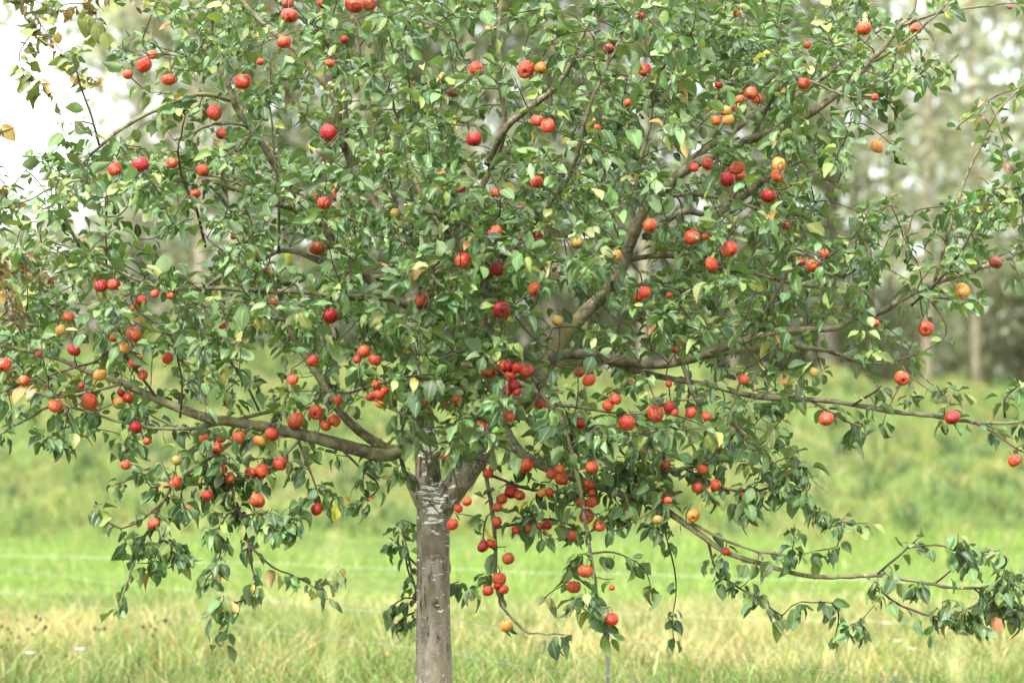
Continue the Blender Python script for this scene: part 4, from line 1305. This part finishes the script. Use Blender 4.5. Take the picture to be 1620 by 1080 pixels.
# fruits and boughs that the photograph shows stay clear of leaves in front
for (ax, ay, ar, sk, vs, lb), p in zip(APPLES, apos):
    pr = {'f': 0.97, 'p': 0.86, 'h': 0.62}[vs[0]]
    D = p[1] + CAM_D
    reach = ar + 7 if vs[0] == 'f' else ar + 2
    hit = (np.hypot(mx - ax, my - ay) < reach) & (mdp < D + 0.03)
    keep &= ~(hit & (rng.uniform(0, 1, len(mx)) < pr))
front = (mx > 610) & (mx < 830) & (my > 480) & (my < 735) & (mdp < CAM_D - 0.35)
for lx, ly, ld, lr, vis in limb_px:
    if vis < 0.4: continue
    for x_, y_, d_, r_ in zip(lx[::1], ly[::1], ld[::1], lr[::1]):
        hit = keep & (np.hypot(mx - x_, my - y_) < r_ + 7) & (mdp < d_)
        if hit.any():
            keep &= ~(hit & ~front & (rng.uniform(0, 1, len(mx)) < (vis - 0.3) * 0.8))
hit = (my > 770) & (np.abs(mx - 687) < 34) & (mdp < CAM_D + 0.06)
keep &= ~hit
LB, LD, LN, LL, LC, LS, mx, my, mdp = [a[keep] for a in (LB, LD, LN, LL, LC, LS, mx, my, mdp)]
print('leaves', len(LB), 'attractors', len(att), 'nodes', nn)
kind = rng.integers(0, len(LT), len(LB))
# which leaves show largest: facing area times how little stands in front
view = np.array((0.0, -1.0, 0.06))
area = np.abs(LN @ view) * LL ** 2 + 0.25 * LL ** 2
inside = (mx > 8) & (mx < 1612) & (my > 8) & (my < 1072)
cell = {}
for i in range(len(mx)): cell.setdefault((int(mx[i] // 24), int(my[i] // 24)), []).append(i)
score = np.zeros(len(mx))
for i in np.where(inside)[0]:
    cx, cy = int(mx[i] // 24), int(my[i] // 24)
    c = 0
    for a in (-1, 0, 1):
        for b_ in (-1, 0, 1):
            for j in cell.get((cx + a, cy + b_), ()):
                if mdp[j] < mdp[i] and math.hypot(mx[i] - mx[j], my[i] - my[j]) < 16: c += 1
    score[i] = area[i] * 0.45 ** c
top = np.argsort(-score)[:300]
single = np.zeros(len(mx), bool); single[top] = True
TRL = Vector(TR.location)
for i in top:
    o = bpy.data.objects.new('leaf', LM[kind[i]])
    L = LL[i]
    o.matrix_world = Matrix(((LD[i][0] * L, LS[i][0] * L, LN[i][0] * L, LB[i][0] - TRL.x), (LD[i][1] * L, LS[i][1] * L, LN[i][1] * L, LB[i][1]),
                             (LD[i][2] * L, LS[i][2] * L, LN[i][2] * L, LB[i][2]), (0, 0, 0, 1)))
    o.color = (*LC[i], 1)
    COL.objects.link(o)
    o.parent = TR
Vs, Us, Cs, Qs, off = [], [], [], [], 0
nv = len(LT[0][0])
for k in range(len(LT)):
    m = np.where((kind == k) & ~single)[0]
    V0, U0, Q0 = LT[k]
    V = LB[m][:, None] + (LD[m][:, None] * V0[None, :, 0:1] + LS[m][:, None] * V0[None, :, 1:2] + LN[m][:, None] * V0[None, :, 2:3]) * LL[m][:, None, None]
    Vs.append(V.reshape(-1, 3)); Us.append(np.tile(U0, len(m))); Cs.append(np.repeat(LC[m], nv, 0))
    Qs.append((np.arange(len(m))[:, None, None] * nv + Q0[None] + off).reshape(-1, 4)); off += len(m) * nv
me = np_mesh('foliage', np.concatenate(Vs), [np.concatenate(Qs)])
set_color(me, 'tint', np.concatenate(Cs)); set_float(me, 'leafu', np.concatenate(Us))
tag(link_mesh('foliage', me, M_LEAF, TR), kind='stuff')

# ------------------------------------------------------------------ apples: each one hangs from its own twig


def apple_mesh(seed):
    rr = np.random.default_rng(seed)
    h = rr.uniform(0.84, 0.95)
    prof = [(0.0, 0.66), (0.10, 0.67), (0.22, 0.78), (0.42, 0.86), (0.68, 0.78), (0.88, 0.52), (0.99, 0.12), (0.985, -0.22), (0.86, -0.56), (0.64, -0.80), (0.42, -0.89), (0.24, -0.86), (0.12, -0.77), (0.0, -0.75)]
    P, _ = smooth_path(np.array([(a, 0, b * h) for a, b in prof]), np.zeros(len(prof)), 0.16)
    seg = 22
    a = np.arange(seg) / seg * 2 * math.pi
    lob = rr.uniform(0.015, 0.05); sk = rr.uniform(-0.16, 0.16, 2); ph = rr.uniform(0, 6)
    V = []
    for x, _, z in P[1:-1]:
        r = x * (1 + lob * np.cos(5 * a + ph) * (0.6 - z * 0.5) + 0.03 * np.cos(2 * a + ph * 2))
        V.append(np.column_stack([np.cos(a) * r + sk[0] * z, np.sin(a) * r + sk[1] * z, np.full(seg, z) + 0.03 * x * np.cos(a + ph)]))
    m = len(V); V = np.concatenate(V)
    V = np.vstack([V, (sk[0] * P[0][2], sk[1] * P[0][2], P[0][2]), (sk[0] * P[-1][2], sk[1] * P[-1][2], P[-1][2])])
    i0 = np.arange(m - 1)[:, None] * seg + np.arange(seg)[None]; i1 = np.arange(m - 1)[:, None] * seg + (np.arange(seg)[None] + 1) % seg
    k = np.arange(seg); e = (m - 1) * seg
    return np_mesh('apple', V, [np.stack([i0, i0 + seg, i1 + seg, i1], -1).reshape(-1, 4), np.stack([k, (k + 1) % seg, np.full(seg, m * seg)], -1), np.stack([(k + 1) % seg + e, k + e, np.full(seg, m * seg + 1)], -1)])


AM = [apple_mesh(200 + k) for k in range(7)]
V, F = tube_arrays(np.array([(0, 0, 0.60), (0.03, 0.01, 0.95), (0.12, 0.03, 1.30), (0.16, 0.05, 1.62)]), [0.045, 0.04, 0.045, 0.075], 6)
b = Bag(); b.add(V, F); STALK = b.mesh('stalk'); STALK.materials.append(M_STALK)
b = Bag()
for a in np.arange(5) * 1.2566:
    c, s = math.cos(a), math.sin(a)
    Vv = np.array([(c * 0.05 - s * 0.06, s * 0.05 + c * 0.06, -0.70), (c * 0.05 + s * 0.06, s * 0.05 - c * 0.06, -0.70), (c * 0.17, s * 0.17, -0.80), (c * 0.10, s * 0.10, -0.92), (0, 0, -0.76)])
    b.add(Vv, [np.array([(0, 4, 2), (4, 1, 2), (0, 2, 3), (2, 1, 3)])])
CALYX = b.mesh('calyx'); CALYX.materials.append(M_CALYX)
for me in AM: me.materials.append(M_APPLE['r'])
for i, ((ax, ay, ar, sk, vs, lb), p) in enumerate(zip(APPLES, apos)):
    o = bpy.data.objects.new('apple', AM[i % len(AM)])
    r = ar * (p[1] + CAM_D) / FPX * 1.04
    o.location = p
    z = random.uniform(0, 6.28)
    o.rotation_mode = 'QUATERNION'
    if 'c' in vs:      # calyx end turned towards the viewer and slightly aside
        q = Matrix.Rotation(R(random.uniform(-74, -58)), 3, 'X').to_quaternion()
    else:
        q = Matrix.Rotation(R(random.uniform(-38, 30)), 3, 'X').to_quaternion()
    q = Matrix.Rotation(R(random.uniform(-28, 28)), 3, 'Y').to_quaternion() @ q
    o.rotation_quaternion = q @ Matrix.Rotation(z, 3, 'Z').to_quaternion()
    f = random.uniform(0.94, 1.04)
    o.scale = (r * f, r * f, r * (0.84 if sk == 'b' else 1) * random.uniform(0.94, 1.06))
    COL.objects.link(o)
    o.material_slots[0].link = 'OBJECT'
    o.material_slots[0].material = M_APPLE[sk]
    tag(o, lb, 'apple', 'apples on the tree')
    place_mesh('stalk', STALK, o)
    place_mesh('calyx', CALYX, o)

# ------------------------------------------------------------------ neighbouring tree: withered sprays reaching in from the left
NB = empty('neighbouring_tree', tuple(at(-520, 1080, 0.9) * (1, 1, 0)))
tag(NB, 'neighbouring tree reaching in at the left edge with withered brown and yellow leaves', 'tree')
nb0 = np.array(NB.location)
trunk_top = [nb0 + (0, 0, -0.1), nb0 + (0.02, 0, 0.9), nb0 + (0.06, -0.03, 1.9), nb0 + (0.1, 0, 3.0), nb0 + (0.12, 0.02, 4.2)]
P, rr = smooth_path(trunk_top, [0.11, 0.085, 0.07, 0.05, 0.02], 0.1)
V, F = tube_arrays(P, rr, 12, 0.03); b = Bag(); b.add(V, F); link_mesh('trunk', b.mesh('trunk'), M_BRANCH, NB)
NBR = [
 ([tuple(nb0 + (0.1, 0, 2.6)), (-200, -60, .55), (-60, -30, .3), (20, -10, .2), (52, 18, .15), (62, 45, .12), (42, 62, .1), (31, 95, .1), (32, 105, .1), (60, 125, .08), (85, 155, .08)], 3.5),
 ([(52, 18, .15), (75, 55, .1), (105, 88, .08), (118, 112, .08), (135, 120, .06), (160, 128, .06)], 3),
 ([(20, -10, .2), (80, 8, .12), (130, 5, .1), (147, 15, .1), (160, 45, .1)], 3),
 ([(130, 5, .1), (190, -8, .08), (210, 8, .06)], 2.5),
 ([tuple(nb0 + (0.08, 0, 1.9)), (-180, 360, -.2), (-60, 375, -.6), (0, 395, -.75), (30, 410, -.75), (52, 425, -.75), (72, 440, -.75)], 4),
 ([(0, 395, -.75), (5, 440, -.75), (15, 475, -.75), (30, 500, -.75)], 2.5),
 ([tuple(nb0 + (0.05, 0, 1.5)), (-150, 600, .45), (-40, 590, .4), (40, 590, .35), (120, 610, .32), (150, 640, .3)], 4),
 ([tuple(nb0 + (0.08, 0, 2.2)), (-160, 200, .3), (-60, 190, .1), (0, 200, .0)], 2.5),
]
nbl = []
for pts, wd in NBR:
    P3 = [np.array(p) if abs(p[0]) < 20 and abs(p[2]) > 1.2 else at(*p) for p in pts]
    P, rr = smooth_path(P3, np.concatenate([np.linspace(wd / 800 * 1.6, 0.003, len(P3) - 5), np.linspace(0.0028, 0.0014, 5)]) if len(P3) > 6 else np.linspace(0.0028, 0.0014, len(P3)), 0.04)
    P = P + rng.normal(0, 0.004, P.shape)
    V, F = tube_arrays(P, rr, 6); b = Bag(); b.add(V, F); link_mesh('branch', b.mesh('branch'), M_TWIG, NB)
    for p in P:
        x, y, _ = project(p)
        if x > -160: nbl.append((p, x, y))
NBC = [((0.17, 0.19, 0.055), 'g'), ((0.26, 0.16, 0.04), 'y'), ((0.10, 0.042, 0.022), 'b'), ((0.19, 0.095, 0.045), 't'), ((0.09, 0.12, 0.04), 'd')]
count = 0
for p, x, y in nbl:
    low = y > 330
    for _ in range(9 if low else 4):
        if rng.uniform() > (0.8 if low else 0.72): continue
        ci = rng.choice(5, p=(0.05, 0.12, 0.48, 0.35, 0.0) if low else (0.24, 0.10, 0.42, 0.10, 0.14))
        c = np.array(NBC[ci][0]) * math.exp(rng.normal(0, 0.15))
        d = rng.standard_normal(3) * (1, 0.8, 0.4); d[2] -= 0.8; d /= np.linalg.norm(d)
        up = rng.standard_normal(3); nrm = up - d * up.dot(d); nrm /= np.linalg.norm(nrm)
        s = np.cross(nrm, d); L = rng.uniform(0.035, 0.07) * (0.75 if ci in (2, 3) else 1.1)
        wsc = L * (0.55 if ci in (2, 3) else 1)
        o = bpy.data.objects.new('leaf', LM[rng.integers(0, len(LM))])
        b0 = p + d * 0.36 * L - nb0 + (rng.normal(0, 0.02, 3) if low else 0)
        o.matrix_world = Matrix(((d[0] * L, s[0] * wsc, nrm[0] * L * 1.6, b0[0]), (d[1] * L, s[1] * wsc, nrm[1] * L * 1.6, b0[1]), (d[2] * L, s[2] * wsc, nrm[2] * L * 1.6, b0[2]), (0, 0, 0, 1)))
        o.color = (*c, 1); COL.objects.link(o); o.parent = NB; count += 1
for x, y, L, ang, c in ((143, 25, .095, 0.2, 0), (154, 36, .09, -0.15, 0), (163, 52, .08, -0.4, 0), (3, 198, .085, -0.75, 1), (115, 78, .075, 0.1, 0), (118, 92, .07, 0.1, 4), (92, 52, .05, 0.0, 1)):
    p = at(x, y, 0.08) - nb0
    d = np.array((-math.sin(ang), 0.1, -math.cos(ang))); d /= np.linalg.norm(d)
    nrm = np.array((0.2, -1, 0.2)); nrm = nrm - d * nrm.dot(d); nrm /= np.linalg.norm(nrm); s = np.cross(nrm, d)
    o = bpy.data.objects.new('leaf', LM[3]); wsc = L * 1.05
    o.matrix_world = Matrix(((d[0] * L, s[0] * wsc, nrm[0] * L, p[0]), (d[1] * L, s[1] * wsc, nrm[1] * L, p[1]), (d[2] * L, s[2] * wsc, nrm[2] * L, p[2]), (0, 0, 0, 1)))
    o.color = (*NBC[c][0], 1); COL.objects.link(o); o.parent = NB
b = Bag(); C = []
for k in range(16):
    a, z = k * 2.4, 1.5 + k * 0.17
    L = 1.05 - 0.03 * k
    p0 = nb0 + (0.05, 0, z); p1 = p0 + (math.cos(a) * L, math.sin(a) * L, 0.35)
    P, rr = smooth_path([p0, (p0 + p1) / 2 + (0, 0, 0.08), p1], [0.018, 0.012, 0.004], 0.1)
    V, F = tube_arrays(P, rr, 5); b.add(V, F)
    C += [p + rng.normal(0, 0.16, 3) for p in P[2:] for _ in range(16)]
link_mesh('limbs', b.mesh('limbs'), M_TWIG, NB)
C = np.array(C); C = C[project(C)[0] < -60]
V, F, T = leaf_quads(C, 0.036, [c for c, _ in NBC], (0.25, 0.1, 0.3, 0.1, 0.25))
me = np_mesh('foliage', V, [F]); set_color(me, 'tint', T); set_float(me, 'leafu', np.full(len(V), 0.5))
tag(link_mesh('foliage', me, M_LEAF, NB), kind='stuff')
print('neighbour leaves', count)

# ------------------------------------------------------------------ small growth in the meadow


def seed_plant(px, py, dist, heads, label):
    y = dist - CAM_D
    p = at(px, py, y); gz = float(ground_z(np.array(p[0]), np.array(y)))
    root = empty('withered_plant', (p[0], y, gz)); tag(root, label, 'plant', 'withered plants with dark seed heads')
    b = Bag()
    for hx, hy in heads:
        q = at(hx, hy, y + rng.uniform(-.1, .1))
        V, F = tube_arrays(np.array([(p[0] + rng.normal(0, .02), y, gz - .02), ((p[0] + q[0]) / 2, y, gz + (q[2] - gz) * .6), q]), [0.003, 0.0025, 0.002], 4); b.add(V, F)
        h = Bag(); a = np.arange(7) / 7 * 6.283
        r = rng.uniform(0.006, 0.0105)
        V = np.concatenate([np.column_stack([np.cos(a) * r * s_, np.sin(a) * r * s_, np.full(7, z_ * r)]) for s_, z_ in ((.5, -1), (1, -.3), (.95, .4), (.6, 1.1))]) + rng.normal(0, .0015, (28, 3)) + q
        k = np.arange(7); Q = [np.stack([k + 7 * j, (k + 1) % 7 + 7 * j, (k + 1) % 7 + 7 * j + 7, k + 7 * j + 7], -1) for j in range(3)]
        V = np.vstack([V, q + (0, 0, r * 1.2)]); h.add(V, [np.concatenate(Q), np.stack([k + 21, (k + 1) % 7 + 21, np.full(7, 28)], -1)])
        link_mesh('seed_head', h.mesh('seed_head'), M_SEED, root)
    link_mesh('stems', b.mesh('stems'), M_STRAW, root)


seed_plant(22, 1090, 15.6, [(2, 990), (13, 994), (17, 1000), (28, 980), (30, 1008), (2, 1022), (12, 1012)], 'withered plant with dark seed heads at the very left edge of the grass')
seed_plant(58, 1080, 15.8, [(57, 975), (64, 979), (44, 995), (72, 991), (70, 996), (52, 1003), (24, 1023)], 'withered plant with dark seed heads second from the left edge')
seed_plant(158, 1075, 16.0, [(150, 994), (158, 995), (166, 994)], 'withered plant with three dark seed heads under the lowest left spray')
seed_plant(240, 1072, 16.1, [(226, 991), (238, 990), (245, 995), (241, 1005), (258, 982), (262, 981)], 'withered plant with dark seed heads right of the lowest left spray')


def flower(px, py, dist, label):
    y = dist - CAM_D
    q = at(px, py, y); gz = float(ground_z(np.array(q[0]), np.array(y)))
    root = empty('white_flower', (q[0], y, gz)); tag(root, label, 'flower', 'white flowers in the rough grass')
    b = Bag(); V, F = tube_arrays(np.array([(q[0], y, gz - .02), (q[0] + .01, y, (gz + q[2]) / 2), q]), [0.003, 0.002, 0.002], 4); b.add(V, F)
    link_mesh('stem', b.mesh('stem'), M_STRAW, root)
    b = Bag()
    for k in range(16):
        a = k * 2.4; r = 0.004 + 0.0045 * math.sqrt(k) * 1.3
        c = q + np.array((math.cos(a) * r, math.sin(a) * r, 0.003 * math.sin(k)))
        b.add(c + np.array([(.006, 0, 0), (0, .006, .003), (-.006, 0, 0), (0, -.006, .003)]), [np.array([(0, 1, 2, 3)])])
    link_mesh('flower_head', b.mesh('flower_head'), M_PETAL, root)


for px, py, d, lb in ((126, 1026, 15.4, 'white flower head in the grass at lower left, the larger one'), (47, 1032, 15.3, 'small white flower near the left bottom corner'),
                      (1362, 990, 17.2, 'white flower in the dry grass under the bottom right bough'), (1419, 1013, 16.3, 'white flower head low at the right, left of a fainter one'),
                      (1443, 1025, 16.0, 'white flower head low at the right, nearest the wire'), (1405, 985, 17.4, 'faint white flower above the two low right ones'), (608, 990, 17.0, 'pale flower head just left of the trunk above the wire')):
    flower(px, py, d, lb)


def grass_stalk(px, ytop, dist, label, lean):
    y = dist - CAM_D
    t = at(px, ytop, y); gz = 0.0
    root = empty('grass_stalk', (t[0], y, gz)); tag(root, label, 'grass stalk', 'tall grass stalks near the viewer')
    H = t[2]
    b = Bag()
    for k in range(2):
        dx = (k - 1) * 0.006
        V, F = tube_arrays(np.array([(t[0] + dx + lean * .3, y + k * .01, -.03), (t[0] + dx + lean * .1, y + k * .01, H * .5), (t[0] + dx * .6, y + k * .01, H * (0.97 - .06 * k))]), [0.003, 0.0027, 0.0015], 5); b.add(V, F)
    link_mesh('stem', b.mesh('stem'), M_STRAW, root)
    for k in range(3):
        a = k * 1.3 + .4; z0 = H * (0.2 + 0.2 * k); w = 0.004
        P = np.array([(0, 0, z0), (math.cos(a) * .02, math.sin(a) * .03, z0 + .12), (math.cos(a) * .05, math.sin(a) * .08, z0 + .2), (math.cos(a) * .09, math.sin(a) * .13, z0 + .19)]) + (t[0], y, 0)
        V, F = tube_arrays(P, [w, w, w * .8, .001], 4); b = Bag(); b.add(V, F)
        link_mesh('blade', b.mesh('blade'), M_STRAW, root)
    b = Bag()
    for k in range(46):
        a = k * 2.4; z = H + (k / 46 - .75) * 0.10; r = 0.012 * math.sin(math.pi * (k + 2) / 50) + .002
        c = np.array((t[0] + math.cos(a) * r, y + math.sin(a) * r, z))
        b.add(c + np.array([(.003, 0, 0), (0, .003, .004), (-.003, 0, .0), (0, -.003, .004), (0, 0, .012)]), [np.array([(0, 1, 4), (1, 2, 4), (2, 3, 4), (3, 0, 4)])])
    link_mesh('seed_head', b.mesh('seed_head'), M_STRAW, root)


grass_stalk(527, 862, 5.6, 'blurred pale grass stalk close to the viewer, left of the trunk', 0.02)
grass_stalk(1516, 1030, 5.2, 'blurred pale grass stalk close to the viewer in the bottom right corner', 0.0)
